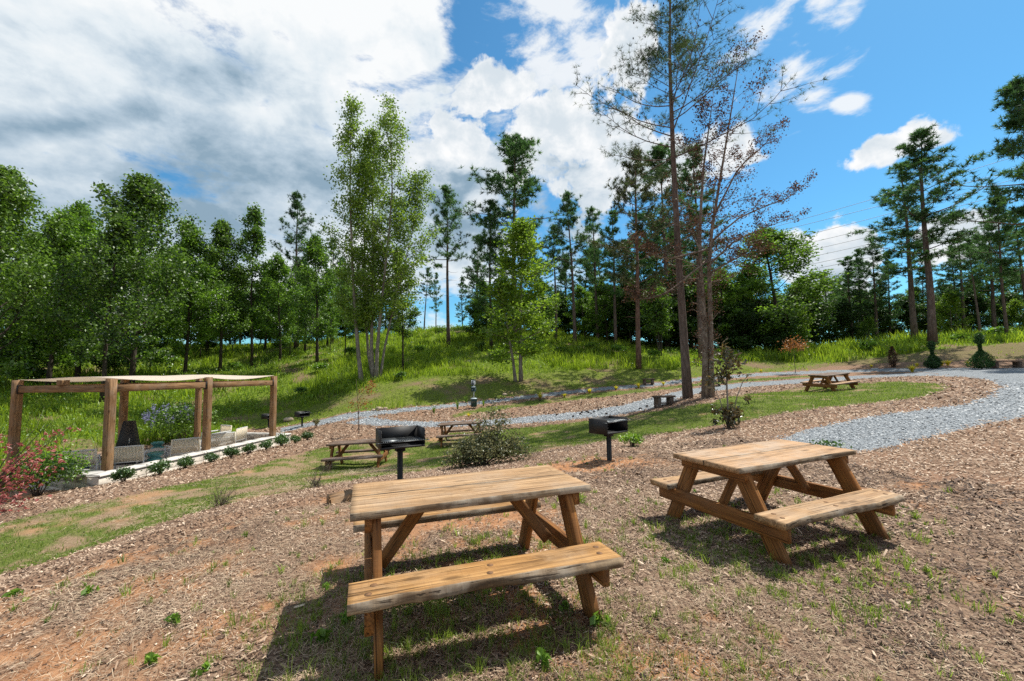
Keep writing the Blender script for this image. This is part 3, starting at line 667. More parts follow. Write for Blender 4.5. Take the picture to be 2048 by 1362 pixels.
def needles(mb, c, axis, length, width, k, tint, rng, spread=1.0):
    """tufts of k needles round each point, fanned about axis"""
    n = len(c); i = np.repeat(np.arange(n), k); m = len(i)
    d = axis[i]*.7+rng.normal(0, spread*.75, (m, 3)); d /= np.linalg.norm(d, axis=1)[:, None]+1e-9
    s = rng.normal(0, 1, (m, 3)); s -= d*(s*d).sum(1)[:, None]; s /= np.linalg.norm(s, axis=1)[:, None]+1e-9
    ln = np.broadcast_to(length, (n,))[i]*rng.uniform(.7, 1.15, m); b = c[i]
    v = np.stack([b-s*width/2, b+s*width/2, b+d*ln[:, None]], 1)
    mb.add(v.reshape(-1, 3), None, np.arange(m*3).reshape(-1, 3), np.repeat(np.clip(tint[i]+rng.normal(0, .1, m), 0, 1), 3))
build_scatter()

# ------------------------------------------------------------------ trees
def polyline(rng, p0, d0, length, nseg, wob, bend=(0, 0, 0)):
    pts = [np.array(p0, float)]; d = np.array(d0, float); d /= np.linalg.norm(d)
    for i in range(nseg):
        d = d+rng.normal(0, wob, 3)+np.array(bend)/nseg; d /= np.linalg.norm(d); pts.append(pts[-1]+d*length/nseg)
    return np.array(pts)
def along(pts, t):
    f = np.clip(t, 0, .9999)*(len(pts)-1); i = f.astype(int) if hasattr(f, 'astype') else int(f); a = f-i
    return pts[i]*(1-np.asarray(a)[..., None])+pts[i+1]*np.asarray(a)[..., None]
def grow(W, L, rng, path, r0, c0, c1, prof, nb, elev, leaf, sub=6, subl=.33, wob=.10, bend=.25, rtop=.12, skip=0., rsides=7, azbias=None, brad=.34, sub0=.3):
    """one stem along path; branches between fractions c0..c1 of it; leaf(points, dirs, depth) adds foliage"""
    m = len(path); tt = np.linspace(0, 1, m); rad = r0*((1-tt)**.8*(1-rtop)+rtop*(1-tt*.7)); rad[0] *= 1.25
    W.tube(path, rad, rsides)
    Ht = np.linalg.norm(np.diff(path, axis=0), axis=1).sum(); az = rng.uniform(0, 6.28)
    P, D, Q = [], [], []
    for i in range(nb):
        f = (i+rng.uniform(0, 1))/nb; t = c0+(c1-c0)*f; az += 2.4+rng.normal(0, .5)
        if rng.uniform() < skip: continue
        a = az if azbias is None else azbias(az, rng)
        ln = prof(f)*rng.uniform(.5, 1.25); e = elev(f)+rng.normal(0, .12)
        p = along(path, np.array(t)); rb = max(.008, brad*r0*(1-t)**.7*min(1, ln/prof(.3)) + .006)
        d = np.array([math.cos(a)*math.cos(e), math.sin(a)*math.cos(e), math.sin(e)])
        br = polyline(rng, p, d, ln, 6, wob, (0, 0, bend)); W.tube(br, np.linspace(rb, rb*.25, 7), 4, cap=False)
        for j in range(sub):
            s = sub0+(1-sub0)*(j+rng.uniform(0, 1))/sub; q = along(br, np.array(s)); k = min(5, int(s*6)); bd = br[k+1]-br[k]; bd /= np.linalg.norm(bd)
            sd = np.cross(bd, [0, 0, 1]); sd /= np.linalg.norm(sd)+1e-9; sg = 1 if j % 2 else -1
            d2 = bd*.75+sd*sg*rng.uniform(.5, 1.1)+np.array([0, 0, rng.normal(.1, .3)]); l2 = ln*subl*rng.uniform(.6, 1.2)*(1.25-s*.6)
            tw = polyline(rng, q, d2, l2, 3, wob*1.3, (0, 0, bend*.5)); W.tube(tw, np.linspace(rb*.35+.003, .004, 4), 3, cap=False)
            for s2 in (.35, .7, 1.0): P.append(along(tw, np.array(s2))); D.append(tw[-1]-tw[-2]); Q.append(f)
        P.append(br[-1]); D.append(br[-1]-br[-2]); Q.append(f)
    P.append(path[-1]); D.append(path[-1]-path[-2]); Q.append(1.)
    P = np.array(P); D = np.array(D); D /= np.linalg.norm(D, axis=1)[:, None]+1e-9
    leaf(L, P, D, np.array(Q), rng)
def leafer(k, rad, size, flat=.8, tint=(.45, .2)):
    def f(L, P, D, Q, rng):
        n = len(P); cl = rng.normal(tint[0], tint[1], n); i = np.repeat(np.arange(n), k); m = len(i)
        o = rng.normal(0, 1, (m, 3))*rad*np.array([.55, .55, .55*flat]); leaves(L, P[i]+o, size*rng.uniform(.65, 1.25, m), np.clip(cl[i]+rng.normal(0, .14, m), 0, 1), .25, .66, rng)
    return f
def needler(k, length, width, spread=1., cones=0, tint=(.45, .2), ex=0):
    def f(L, P, D, Q, rng):
        cl = np.clip(rng.normal(tint[0], tint[1], len(P)), 0, 1); needles(L, P, D, length, width, k, cl, rng, spread)
        for e in range(ex): needles(L, P+rng.normal(0, length*.75, P.shape)*np.array([1, 1, .5]), D, length, width, k, cl, rng, spread)
    return f
ell = lambda a, p=.35: (lambda f: a*max(.12, math.sin(math.pi*min(1, max(0, (f*.88+.10)))**(p+.55))))
def straight(rng, Hh, wob=.01, n=9, lean=(0, 0)):
    pts = [np.zeros(3)]; d = np.array([lean[0], lean[1], 1.])
    for i in range(n):
        d = d+np.append(rng.normal(0, wob, 2), 0); d /= np.linalg.norm(d); pts.append(pts[-1]+d*Hh/n)
    pts = np.array(pts); pts[0, 2] -= .25; return pts
PROTO = {}
def proto(key, Hh, name, cat, maker, wmat, lmat, seed):
    rng = np.random.default_rng(seed); W, L = MB(), MB(); maker(W, L, rng, Hh)
    root = thing(name, 'x', cat); root['nominal'] = Hh
    W.build('trunk', M[wmat], root, True); L.build('crown', M[lmat], root)
    PROTO[key] = [root, Hh, False]
def m_pine(c0=.45, rmax=2.6, nb=40, k=15, ex=1, wid=.040, ln=.29, skip=.08, r0=.012):
    def f(W, L, rng, Hh):
        pr = lambda q: rmax*(1-.97*q**2.0)**.75*(.60+.8*min(q, .35))*(.85+.25*math.sin(q*23+rmax*9))
        grow(W, L, rng, straight(rng, Hh, .012), Hh*r0, c0, .985, pr, nb, lambda q: .05+.95*q*q, needler(k, ln, wid, 1.15, ex=ex), sub=5, subl=.36, bend=.5, skip=skip)
        for i in range(7):      # dead stubs below the crown
            z = Hh*rng.uniform(c0*.55, c0); a = rng.uniform(0, 6.28); W.tube(polyline(rng, (0, 0, z), (math.cos(a), math.sin(a), .1), rng.uniform(.3, 1.1), 3, .15), [.02, .014, .01, .005], 3)
    return f
def m_dec(c0=.18, rmax=3.0, nb=34, k=9, rad=.55, size=.20, skip=.06, r0=.012, el=(.35, .75), sub=6, p=.15):
    def f(W, L, rng, Hh):
        grow(W, L, rng, straight(rng, Hh, .02), Hh*r0, c0, .97, ell(rmax, p), nb, lambda q: el[0]+(el[1]*q), leafer(k, rad, size), sub=sub, subl=.36, bend=.3, skip=skip)
    return f
proto('pineA', 15, 'pine_tree', 'tree', m_pine(.48, 3.3, 32), 'bark_pine', 'needle', 11)
proto('pineB', 15, 'pine_tree', 'tree', m_pine(.36, 3.4, 38), 'bark_pine', 'needle', 12)
proto('pineC', 15, 'pine_tree', 'tree', m_pine(.55, 2.8, 25), 'bark_pine', 'needle', 13)
proto('pineD', 15, 'pine_tree', 'tree', m_pine(.18, 3.3, 48, 16), 'bark_dark', 'needle', 14)
proto('pineE', 15, 'pine_tree', 'tree', m_pine(.40, 4.2, 40, 17, 2), 'bark_pine', 'needle', 15)
proto('pineR', 15, 'pine_tree', 'tree', m_pine(.34, 3.7, 36, 15, 1), 'bark_red', 'needle_olive', 16)
proto('oakA', 12, 'broadleaf_tree', 'tree', m_dec(.08, 4.0, 40, 24, .46, .19), 'bark_dark', 'leaf_oak', 21)
proto('oakB', 12, 'broadleaf_tree', 'tree', m_dec(.10, 3.6, 38, 24, .44, .19), 'bark_dark', 'leaf_lush', 22)
proto('oakC', 12, 'broadleaf_tree', 'tree', m_dec(.14, 2.8, 36, 20, .40, .18), 'bark_dark', 'leaf_lush', 23)
proto('oakD', 12, 'broadleaf_tree', 'tree', m_dec(.20, 3.5, 36, 22, .44, .19), 'bark_dark', 'leaf_oak', 24)
proto('slim', 12, 'slender_tree', 'tree', m_dec(.25, 1.8, 32, 14, .36, .18, .1, .008, (.4, .5)), 'bark_dark', 'leaf_lush', 25)
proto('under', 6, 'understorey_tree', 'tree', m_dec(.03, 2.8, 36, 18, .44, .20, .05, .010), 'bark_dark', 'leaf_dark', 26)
proto('bright', 6, 'young_broadleaf_tree', 'tree', m_dec(.08, 1.6, 28, 9, .42, .18, .05, .009), 'bark_grey', 'leaf_yellow', 27)
def yellowgreen(W, L, rng, Hh):
    grow(W, L, rng, straight(rng, Hh, .015), Hh*.011, .12, .97, lambda q: 2.35*(1-q)**.55*(.6+.8*min(q*2.2, .5))+.25, 46, lambda q: .15+.8*q, leafer(11, .48, .20), sub=6, subl=.36, skip=.05)
    grow(W, L, rng, straight(rng, Hh*.62, .03, 8, (-.06, .05))+np.array([-.25, .2, 0]), Hh*.009, .3, .97, ell(1.5), 18, lambda q: .4+.5*q, leafer(9, .4, .19), sub=4)
proto('maple', 11, 'sweetgum_tree', 'tree', yellowgreen, 'bark_grey', 'leaf_yellow', 31)

def place(key, p, height, label, group=None, yaw=None, lean=(0, 0), sxy=1.0, name=None):
    root, Hh, used = PROTO[key]
    o = copy_tree(root) if used else root
    PROTO[key][2] = True
    s = height/Hh; o.location = [float(q) for q in p]; o.scale = (s*sxy, s*sxy, s)
    o.rotation_euler = (lean[1], lean[0], RNG.uniform(0, 6.28) if yaw is None else yaw)
    o['label'] = label
    if group: o['group'] = group
    elif 'group' in o: del o['group']
    return o
def tree(key, u, y, vtop, label, group=None, vbase=None, **kw):
    p = hp(u, vbase) if vbase else gp(u, y)
    top = at(u, vtop, p[1])[2]
    return place(key, p, max(1.5, top-p[2]), label, group, **kw)
G1, G2, G3 = 'broadleaf trees at the left edge of the wood', 'pines on the hill crest', 'pines above the right grass bank'
tree('oakA', -30, 24, 335, 'big leafy tree cut off by the left edge of the photo', G1, sxy=.85)
tree('oakB', 95, 30, 425, 'leafy tree behind the left end post of the pergola', G1)
tree('oakD', 205, 25.5, 440, 'pale-trunked leafy tree rising directly behind the pergola post beside the chimney', G1)
tree('oakA', 262, 30, 350, 'tallest dense tree above the pergola, crown rounded and dark green', G1, sxy=.95)
tree('oakC', 155, 33, 400, 'narrow leafy tree filling the gap above the left pergola beam', G1)
tree('oakB', 370, 36, 445, 'leafy tree right of the tallest dense tree over the pergola', G1, sxy=.9)
tree('oakD', 440, 38, 450, 'leafy tree with bare lower trunk above the middle of the pergola', G1, sxy=.85)
tree('slim', 503, 40, 415, 'slim upright tree standing just left of the far pergola corner', G1, vbase=735)
tree('pineB', 592, 50, 390, 'dark pine peeping over the broadleaf trees left of the poplar clump', G2)
tree('oakC', 560, 42, 510, 'small leafy tree behind the far corner post of the pergola', G1)
tree('oakC', 634, 38, 465, 'green tree immediately left of the tall poplar clump', G1, vbase=730)
tree('pineB', 665, 52, 480, 'pine half hidden behind the tall poplar clump', G2)
tree('slim', 806, 35, 490, 'slender tree immediately right of the tall poplar clump', None, vbase=742)
tree('pineA', 897, 46, 372, 'straight pine with clean trunk on the open slope right of the poplar', G2, vbase=692)
tree('pineC', 848, 64, 535, 'small far pine left of the clean-trunked pine', G2)
tree('pineB', 872, 66, 545, 'small far pine directly beside the clean-trunked pine', G2, sxy=.8)
tree('pineD', 925, 64, 555, 'small bushy far pine right of the clean-trunked pine', G2)
tree('maple', 1042, 31, 440, 'bright yellow-green tree standing alone at the foot of the slope', None, vbase=762, sxy=1.15)
tree('pineE', 1032, 43, 272, 'tall broad pine towering behind the bright yellow-green tree', G2, sxy=1.2)
tree('pineD', 982, 42, 405, 'dark pine behind the left side of the yellow-green tree', G2)
tree('pineB', 955, 50, 470, 'dark pine between the clean-trunked pine and the yellow-green tree', G2, sxy=.9)
tree('pineC', 1112, 47, 445, 'pine immediately right of the yellow-green tree', G2)
tree('pineA', 1150, 43, 388, 'pine with slim straight trunk midway between yellow-green tree and big pine', G2, vbase=690)
tree('pineB', 1196, 46, 415, 'dark pine second left of the reddish-trunked pine', G2)
tree('pineR', 1278, 33.5, 298, 'reddish-trunked pine behind the small far bench', None, vbase=737)
tree('pineB', 1232, 42, 420, 'dark pine just left of the reddish-trunked pine', G2)
tree('pineE', 1335, 46, 300, 'pine seen behind the big pine trunk, left side', G2)
tree('pineB', 1403, 36, 290, 'dark-trunked pine behind the brown twin-stem tree', None, vbase=720)
tree('oakA', 1563, 41, 455, 'large dark broadleaf tree under the power lines right of the brown tree', None, sxy=1.55)
tree('oakC', 1500, 43, 545, 'dark broadleaf tree between the brown tree and the large dark one', None)
tree('pineB', 1866, 32.5, 268, 'taller of the two leaning pines on the right bank', G3, vbase=690, lean=(-.025, 0), sxy=1.45)
tree('pineB', 1831, 33, 325, 'shorter left one of the two leaning pines on the right bank', G3, vbase=684, lean=(-.015, 0), sxy=1.35)
tree('pineE', 2110, 27, 160, 'large pine at the right edge of the photo, trunk outside the frame', G3)
tree('pineE', 2015, 34, 395, 'dark pine with visible trunk near the right edge behind the low bench', G3, sxy=.95)
tree('pineC', 1962, 38, 470, 'thin sparse pine leaning left behind the larger topiary arborvitae', G3, lean=(-.16, 0))
tree('pineD', 1728, 47, 500, 'dark pine left of the two leaning pines', G3)
tree('pineB', 1675, 52, 560, 'far pine under the cumulus cloud at right', G3)
tree('pineD', 1782, 46, 505, 'dark pine just behind the shorter leaning pine', G3)
tree('pineB', 1915, 44, 500, 'dark pine just right of the taller leaning pine', G3)
tree('oakB', 1640, 50, 585, 'rounded broadleaf tree right of the large dark broadleaf tree', None)
def filler(key, lst, label, group):
    for u, y, vt in lst: tree(key, u, y, vt, label, group, sxy=1.4 if 'right' in group or 'crest' in group else 1.1)
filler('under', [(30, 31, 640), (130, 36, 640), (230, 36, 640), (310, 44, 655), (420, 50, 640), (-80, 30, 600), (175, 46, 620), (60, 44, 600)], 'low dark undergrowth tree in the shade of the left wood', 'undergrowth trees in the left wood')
filler('oakD', [(-60, 40, 420), (40, 44, 470), (150, 48, 480), (330, 52, 500), (480, 56, 540), (540, 60, 560), (690, 58, 560), (610, 46, 540), (-140, 34, 400)], 'broadleaf tree deep in the wood behind the front row at left', 'background trees of the left wood')
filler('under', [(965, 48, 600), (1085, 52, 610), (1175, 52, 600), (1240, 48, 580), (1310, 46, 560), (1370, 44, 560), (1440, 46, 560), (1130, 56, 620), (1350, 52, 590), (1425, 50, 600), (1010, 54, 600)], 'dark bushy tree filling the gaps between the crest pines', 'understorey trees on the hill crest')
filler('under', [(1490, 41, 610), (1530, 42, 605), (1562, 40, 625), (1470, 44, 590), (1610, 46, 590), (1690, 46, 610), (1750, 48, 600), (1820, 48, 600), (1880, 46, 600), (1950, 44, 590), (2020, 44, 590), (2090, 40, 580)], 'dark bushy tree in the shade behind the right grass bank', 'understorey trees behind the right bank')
filler('bright', [(1905, 42, 585), (1740, 43, 635), (2040, 42, 600), (1600, 42, 610)], 'sunlit yellow-green sapling among the shaded trees behind the right bank', 'sunlit saplings behind the right bank')
filler('oakA', [(1455, 45, 560), (1510, 47, 530), (1600, 47, 560), (1690, 54, 575), (1740, 56, 580), (1830, 56, 575), (1960, 52, 560), (2050, 50, 540), (1370, 50, 520), (1900, 56, 570)], 'dark broadleaf tree in the wall of foliage behind the right bank', 'background broadleaf trees of the right wood')
filler('pineB', [(1705, 46, 515), (1755, 45, 492), (1660, 50, 548), (1930, 42, 465), (1990, 42, 440), (1620, 52, 570), (2060, 40, 420)], 'dark green pine of the closed tree line behind the leaning pines', 'second rank pines of the right wood')
filler('pineC', [(1075, 60, 520), (1165, 62, 500), (1215, 60, 480), (1260, 58, 470), (1310, 56, 450), (1140, 66, 540), (1360, 54, 430), (1450, 54, 520)], 'thin far pine seen between the nearer crest pines', 'far pines behind the crest')
filler('pineD', [(1700, 60, 545), (1850, 56, 540), (1990, 52, 470), (1600, 60, 580), (2080, 46, 420), (1890, 54, 560), (1770, 60, 560)], 'dark pine deep in the wood behind the two leaning pines', 'background pines of the right wood')
filler('oakB', [(-100, 46, 470), (-20, 50, 480), (80, 50, 470), (190, 44, 470), (265, 46, 480), (350, 46, 500), (415, 48, 510), (530, 50, 530), (595, 52, 520), (655, 50, 540), (715, 62, 540), (460, 60, 560), (300, 60, 540)], 'broadleaf tree in the second rank of the left wood, between the front trunks', 'second rank trees of the left wood')
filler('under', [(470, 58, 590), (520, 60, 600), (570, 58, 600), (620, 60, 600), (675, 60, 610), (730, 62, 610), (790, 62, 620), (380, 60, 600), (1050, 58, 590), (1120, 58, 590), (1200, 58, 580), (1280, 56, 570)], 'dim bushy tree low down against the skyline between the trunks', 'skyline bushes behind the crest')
filler('pineD', [(950, 56, 520), (1005, 56, 500), (1070, 54, 500), (1130, 58, 510), (1190, 56, 500), (1255, 54, 480), (1300, 52, 490), (1360, 50, 470), (1420, 50, 500), (770, 64, 560), (690, 62, 520)], 'bushy pine closing the gaps behind the crest pines', 'second rank pines on the crest')
filler('oakC', [(975, 46, 560), (1095, 48, 560), (1170, 48, 570), (1215, 46, 560), (1262, 46, 540), (1320, 42, 560), (1385, 44, 540), (1440, 42, 540)], 'small leafy tree among the trunks of the crest pines', 'broadleaf trees among the crest pines')
filler('slim', [(345, 41, 600), (400, 44, 590), (465, 47, 600), (580, 44, 590), (300, 38, 560), (660, 44, 600), (690, 40, 570)], 'thin bare-stemmed tree on the shady slope above the pergola', 'thin trees on the shady slope')

# the tall poplar clump
def one_tree(name, label, cat, p, wmat, lmat, seed, maker):
    rng = np.random.default_rng(seed); W, L = MB(), MB(); root = thing(name, label, cat, p); maker(W, L, rng, root)
    W.build('trunk', M[wmat], root, True); L.build('crown', M[lmat], root); return root
def stem(u0, v0, pts, p, base):
    """polyline of a stem through image positions (u, v), all near the depth of p"""
    r = [np.array(base)]
    for u, v, dy in pts: r.append(at(u, v, p[1]+dy)-np.array(p))
    r = np.array(r); t = np.linspace(0, 1, 10); k = np.linspace(0, 1, len(r)); return np.stack([np.interp(t, k, r[:, i]) for i in range(3)], 1)
pp = hp(738, 764)
def poplar(W, L, rng, root):
    lf = leafer(15, .48, .17, .9, (.58, .24)); pr = lambda a: (lambda q: a*1.3*(.6+1.15*q if q < .35 else 1.0-.68*(q-.35)/.65))
    for pts, base, r0, a in (([(716, 700, 0), (706, 560, 0), (700, 400, 0), (702, 200, 0)], (-.5, 0, -.2), .17, 2.2),
                          ([(742, 690, .4), (748, 560, .4), (745, 420, .4), (748, 250, .4)], (.25, .3, -.2), .16, 2.0),
                          ([(755, 690, 0), (768, 560, -.3), (785, 400, -.5), (780, 215, -.5)], (.5, 0, -.2), .15, 2.5),
                          ([(735, 700, 1.0), (730, 560, 1.2), (728, 420, 1.4), (735, 300, 1.4)], (.1, .8, -.2), .12, 2.0),
                          ([(770, 690, .6), (795, 580, .8), (822, 480, 1.0), (838, 360, 1.0)], (.6, .4, -.2), .10, 2.3)):
        grow(W, L, rng, stem(0, 0, pts, pp, base), r0, .30, .99, pr(a), 34, lambda q: .55+.5*q, lf, sub=6, subl=.36, wob=.08, bend=.2, skip=.05, brad=.25)
one_tree('poplar_clump', 'tall loose poplar clump with several pale stems from one foot on the slope', 'tree', pp, 'bark_grey', 'leaf_poplar', 41, poplar)
# the big sparse pine
bp_ = hp(1376, 797)
def bigpine(W, L, rng, root):
    path = stem(0, 0, [(1366, 650, 0), (1356, 500, 0), (1348, 350, 0), (1342, 200, 0), (1338, 60, 0), (1345, -90, 0)], bp_, (0, 0, -.2))
    lf = needler(11, .21, .013, 1.0, tint=(.4, .25), ex=2)
    grow(W, L, rng, path, .185, .52, .99, lambda q: 4.5*(1-.6*q)*(.8+.3*math.sin(q*9)), 56, lambda q: .08+.75*q, lf, sub=9, subl=.36, wob=.11, bend=.35, skip=.08, brad=.26, rtop=.3, sub0=.22, rsides=10)
    for z, a, l in ((5.0, .5, 1.2), (6.1, 3.4, 1.6), (6.6, 5.8, 1.8), (7.4, 2.2, 1.4), (7.2, .2, 2.2)):
        W.tube(polyline(rng, along(path, np.array(z/19)), (math.cos(a), math.sin(a), .25), l, 4, .2), [.03, .022, .016, .01, .005], 4)
    root2 = root; C = MB()
    for i in range(130):
        t = rng.uniform(.55, .98); q = along(path, np.array(t)); a = rng.uniform(0, 6.28); r = rng.uniform(.6, 3.3)*(1.15-t*.75)
        C.tube([q+np.array([r*math.cos(a), r*math.sin(a), r*.12+.1]), q+np.array([r*math.cos(a), r*math.sin(a), r*.12+.03])], [.035, .02], 5)
    C.build('cone_cluster', M['cone'], root)['kind'] = 'stuff'
one_tree('pine_tree', 'tallest pine with thick bare trunk and thin see-through crown beside the path', 'tree', bp_, 'bark_pine', 'needle_sparse', 42, bigpine)
# the brown twin-stem tree
bt = hp(1416, 796)
def browntwin(W, L, rng, root):
    lf = leafer(6, .21, .088, 1., (.4, .25)); lf2 = leafer(5, .17, .078, 1., (.5, .25))
    a = stem(0, 0, [(1410, 650, 0), (1398, 500, 0), (1405, 350, 0), (1428, 180, 0)], bt, (-.14, 0, -.2)); b = stem(0, 0, [(1421, 650, 0), (1417, 500, 0), (1445, 330, 0), (1482, 100, 0)], bt, (.14, .02, -.2))
    grow(W, L, rng, a, .13, .38, .99, lambda q: 2.5*(1-.6*q), 30, lambda q: .25+.6*q, lf, sub=6, subl=.36, wob=.14, bend=.25, brad=.22, rsides=9)
    grow(W, L, rng, b, .13, .38, .99, lambda q: 2.7*(1-.55*q), 32, lambda q: .25+.55*q, lf, sub=6, subl=.36, wob=.14, bend=.25, brad=.24, rsides=9)
    grow(W, L, rng, a, .05, .08, .5, lambda q: .55, 26, lambda q: .4, lf2, sub=2, subl=.5)
    grow(W, L, rng, b, .05, .06, .5, lambda q: .55, 26, lambda q: .4, lf2, sub=2, subl=.5)
    # long limbs reaching out to the right
    for t, pts in ((.52, [(1470, 440, 0), (1530, 412, -.2), (1580, 395, -.2), (1618, 360, -.2)]), (.45, [(1470, 480, .3), (1530, 455, .6), (1600, 430, .6)]), (.6, [(1480, 330, 0), (1530, 290, 0), (1560, 245, 0)]), (.42, [(1465, 520, -.4), (1500, 505, -.6), (1540, 500, -.6)]), (.5, [(1330, 520, -.3), (1290, 500, -.3), (1265, 470, -.3)]), (.47, [(1330, 590, -.5), (1280, 600, -.8), (1250, 585, -.8)])):
        pth = np.array([along(b, np.array(t))]+[at(u, v, bt[1]+dy)-bt for u, v, dy in pts]); k = np.linspace(0, 1, len(pth)); tt = np.linspace(0, 1, 8); pth = np.stack([np.interp(tt, k, pth[:, i]) for i in range(3)], 1)
        grow(W, L, rng, pth, .045, .25, .98, lambda q: .9*(1-.5*q), 16, lambda q: .25, lf2, sub=4, subl=.4, wob=.2, bend=.3, rsides=5)
one_tree('twin_stem_tree', 'twin-stem tree with rusty brown leaves right of the tallest pine', 'tree', bt, 'bark_flaky', 'leaf_brown', 43, browntwin)
sp = hp(1321, 715)
def sapl(W, L, rng, root):
    for dx, ln in ((-.25, .10), (.15, -.03), (-.05, .02)):
        grow(W, L, rng, straight(rng, 6, .03, 8, (dx*.5, ln))+np.array([dx*.2, ln, 0]), .05, .35, .98, ell(1.2), 18, lambda q: .5, leafer(8, .4, .18), sub=4)
one_tree('forked_sapling', 'small forked sapling between the reddish-trunked pine and the tallest pine', 'tree', sp, 'bark_dark', 'leaf_lush', 44, sapl)

# ------------------------------------------------------------------ picnic tables
def board(name, L, w, t, mat, parent, Mx, seed=0, wav=(0, 0), bev=.006, cut=0., nx=24, edge_mat=None):
    """plank along local X, section Y x Z; wav = waviness of the -Y / +Y edge (live edge), cut = slanted ends"""
    rng = np.random.default_rng(seed); xs = np.linspace(-L/2, L/2, nx+1)
    ph = rng.uniform(0, 100, 8)
    wv = lambda x, k: (vnoise(x*2.3+ph[k], x*0+k, 3)-.5)*1.5+(vnoise(x*7+ph[k+1], x*0+k, 4)-.5)*.28+(vnoise(x*26+ph[k+2], x*0+k, 5)-.5)*.26
    yf0 = -w/2+wav[0]*wv(xs, 0); yf1 = -w/2+wav[0]*(wv(xs, 0)*.6+wv(xs, 1)*.7)-abs(wav[0])*.25; yb0 = w/2+wav[1]*wv(xs, 3); yb1 = w/2+wav[1]*(wv(xs, 3)*.6+wv(xs, 4)*.6)
    h = t/2; b = bev
    sec = [np.stack([xs+cut*h, yf0+b, xs*0+h], 1), np.stack([xs+cut*h, yf0, xs*0+h-b], 1), np.stack([xs, (yf0+yf1)/2-wav[0]*.25*np.abs(wv(xs, 2)), xs*0], 1), np.stack([xs-cut*h, yf1, xs*0-h+b], 1), np.stack([xs-cut*h, yf1+b, xs*0-h], 1),
           np.stack([xs-cut*h, yb1-b, xs*0-h], 1), np.stack([xs-cut*h, yb1, xs*0-h+b], 1), np.stack([xs+cut*h, yb0, xs*0+h-b], 1), np.stack([xs+cut*h, yb0-b, xs*0+h], 1)]
    n = len(sec); V = np.stack(sec, 1).reshape(-1, 3); i = np.arange(nx)[:, None]*n; j = np.arange(n)[None]; k = (j+1) % n
    q = np.stack([i+j, i+k, i+n+k, i+n+j], -1).reshape(-1, 4)
    caps = []
    for base, fl in ((0, 1), (nx*n, 0)):
        a = [[base+0, base+j, base+j+1] for j in range(1, n-1)]; caps += [x[::-1] if fl else x for x in a]
    mb = MB(); mb.add(V, q, caps)
    o = mb.build(name, mat, parent, fixn=True)
    if edge_mat is not None and (wav[0] or wav[1]):
        o.data.materials.append(edge_mat)
        for p in o.data.polygons:
            if abs(p.normal.y) > .55 and ((p.normal.y < 0 and wav[0]) or (p.normal.y > 0 and wav[1])): p.material_index = 1
    o.matrix_parent_inverse = Matrix.Identity(4); o.matrix_local = Mx
    return o
def frame(c, xd, zd):
    x = Vector(xd).normalized(); z = Vector(zd); z = (z-x*z.dot(x)).normalized(); y = z.cross(x)
    m = Matrix.Identity(4)
    for i in range(3): m[i][0], m[i][1], m[i][2], m[i][3] = x[i], y[i], z[i], c[i]
    return m
def picnic(label, pos, rot, mats, seed, group='picnic tables in the garden'):
    top, seat, leg, edge = [M[k] for k in mats]
    T = thing('picnic_table', label, 'picnic table', pos, 0, group); T.rotation_euler = Euler(rot, 'XYZ')
    L, W, so_, sw, sh, lx, lb, Hh = 1.633, .815, .654, .268, .411, .66, .64, .76
    t = .046
    for s in (-1, 1):
        board('tabletop_plank', L, W/2-.012, t, top, T, frame((0, s*(W/4+.002), Hh-t/2), (1, 0, 0), (0, 0, 1)), seed+s+3, (.016, .004) if s < 0 else (.004, .016), .004, nx=40, edge_mat=edge)
        board('bench_seat', L-.02, sw, .055, seat, T, frame((-.012, s*so_, sh-.0275), (1, 0, 0), (0, 0, 1)), seed+s*7+20, (.05, .010) if s < 0 else (.010, .05), .005, nx=48, edge_mat=edge)
        xs = s*lx
        for q in (-1, 1):
            foot = Vector((xs, q*lb, 0)); head = Vector((xs, q*.27, Hh-t-.002)); d = head-foot; c = (foot+head)/2
            fm = frame(c, d, (1, 0, 0))
            o = board('leg', d.length+.02, .15, .05, leg, T, fm, seed+30+s+q*3, (.004, .004), .004, nx=10)
            for v in o.data.vertices:            # saw the ends level with the ground and the top
                w = fm @ v.co
                if v.co.x < -d.length/2+.04: v.co.x += (-w.z-.02)/(d.z/d.length)
                elif v.co.x > d.length/2-.04: v.co.x += (Hh-t-.002-w.z)/(d.z/d.length)
        o_ = xs+s*.0505
        board('seat_beam', 1.50, .135, .048, leg, T, frame((o_, 0, sh-.055-.0685), (0, 1, 0), (s, 0, 0)), seed+50+s, (0, 0), .004, nx=10)
        board('top_cleat', .76, .085, .046, leg, T, frame((o_, 0, Hh-t-.0435), (0, 1, 0), (s, 0, 0)), seed+55+s, (0, 0), .004, nx=8)
        a = Vector((xs-s*.03, 0, sh-.13)); b = Vector((xs-s*.36, 0, Hh-t-.012)); d = b-a
        board('brace', d.length, .045, .085, leg, T, frame((a+b)/2, d, (0, 1, 0)) @ Matrix.Rotation(math.pi/2, 4, 'X'), seed+60+s, (0, 0), .004, nx=6)
    # plugged bolt holes in the seats
    for s in (-1, 1):
        for x in (-.70, -.02, .71):
            for dy in (-.05, .05):
                mb = MB(); mb.tube([(x+dy*.3, s*so_+dy, sh-.004), (x+dy*.3, s*so_+dy, sh+.0015)], [.021, .020], 12); mb.build('wood_plug', M['plug'], T)
    return T
def rot3(yaw, tx, ty):
    m = Matrix.Rotation(yaw, 3, 'Z') @ Matrix.Rotation(ty, 3, 'Y') @ Matrix.Rotation(tx, 3, 'X'); return m.to_euler('XYZ')
picnic('nearest picnic table with golden top and wavy live-edge front seat', (-.34, 3.318, EYE-1.594), rot3(.328, -.014, -.008), ('wood_gold', 'wood_seat', 'wood_leg', 'live_edge'), 100)
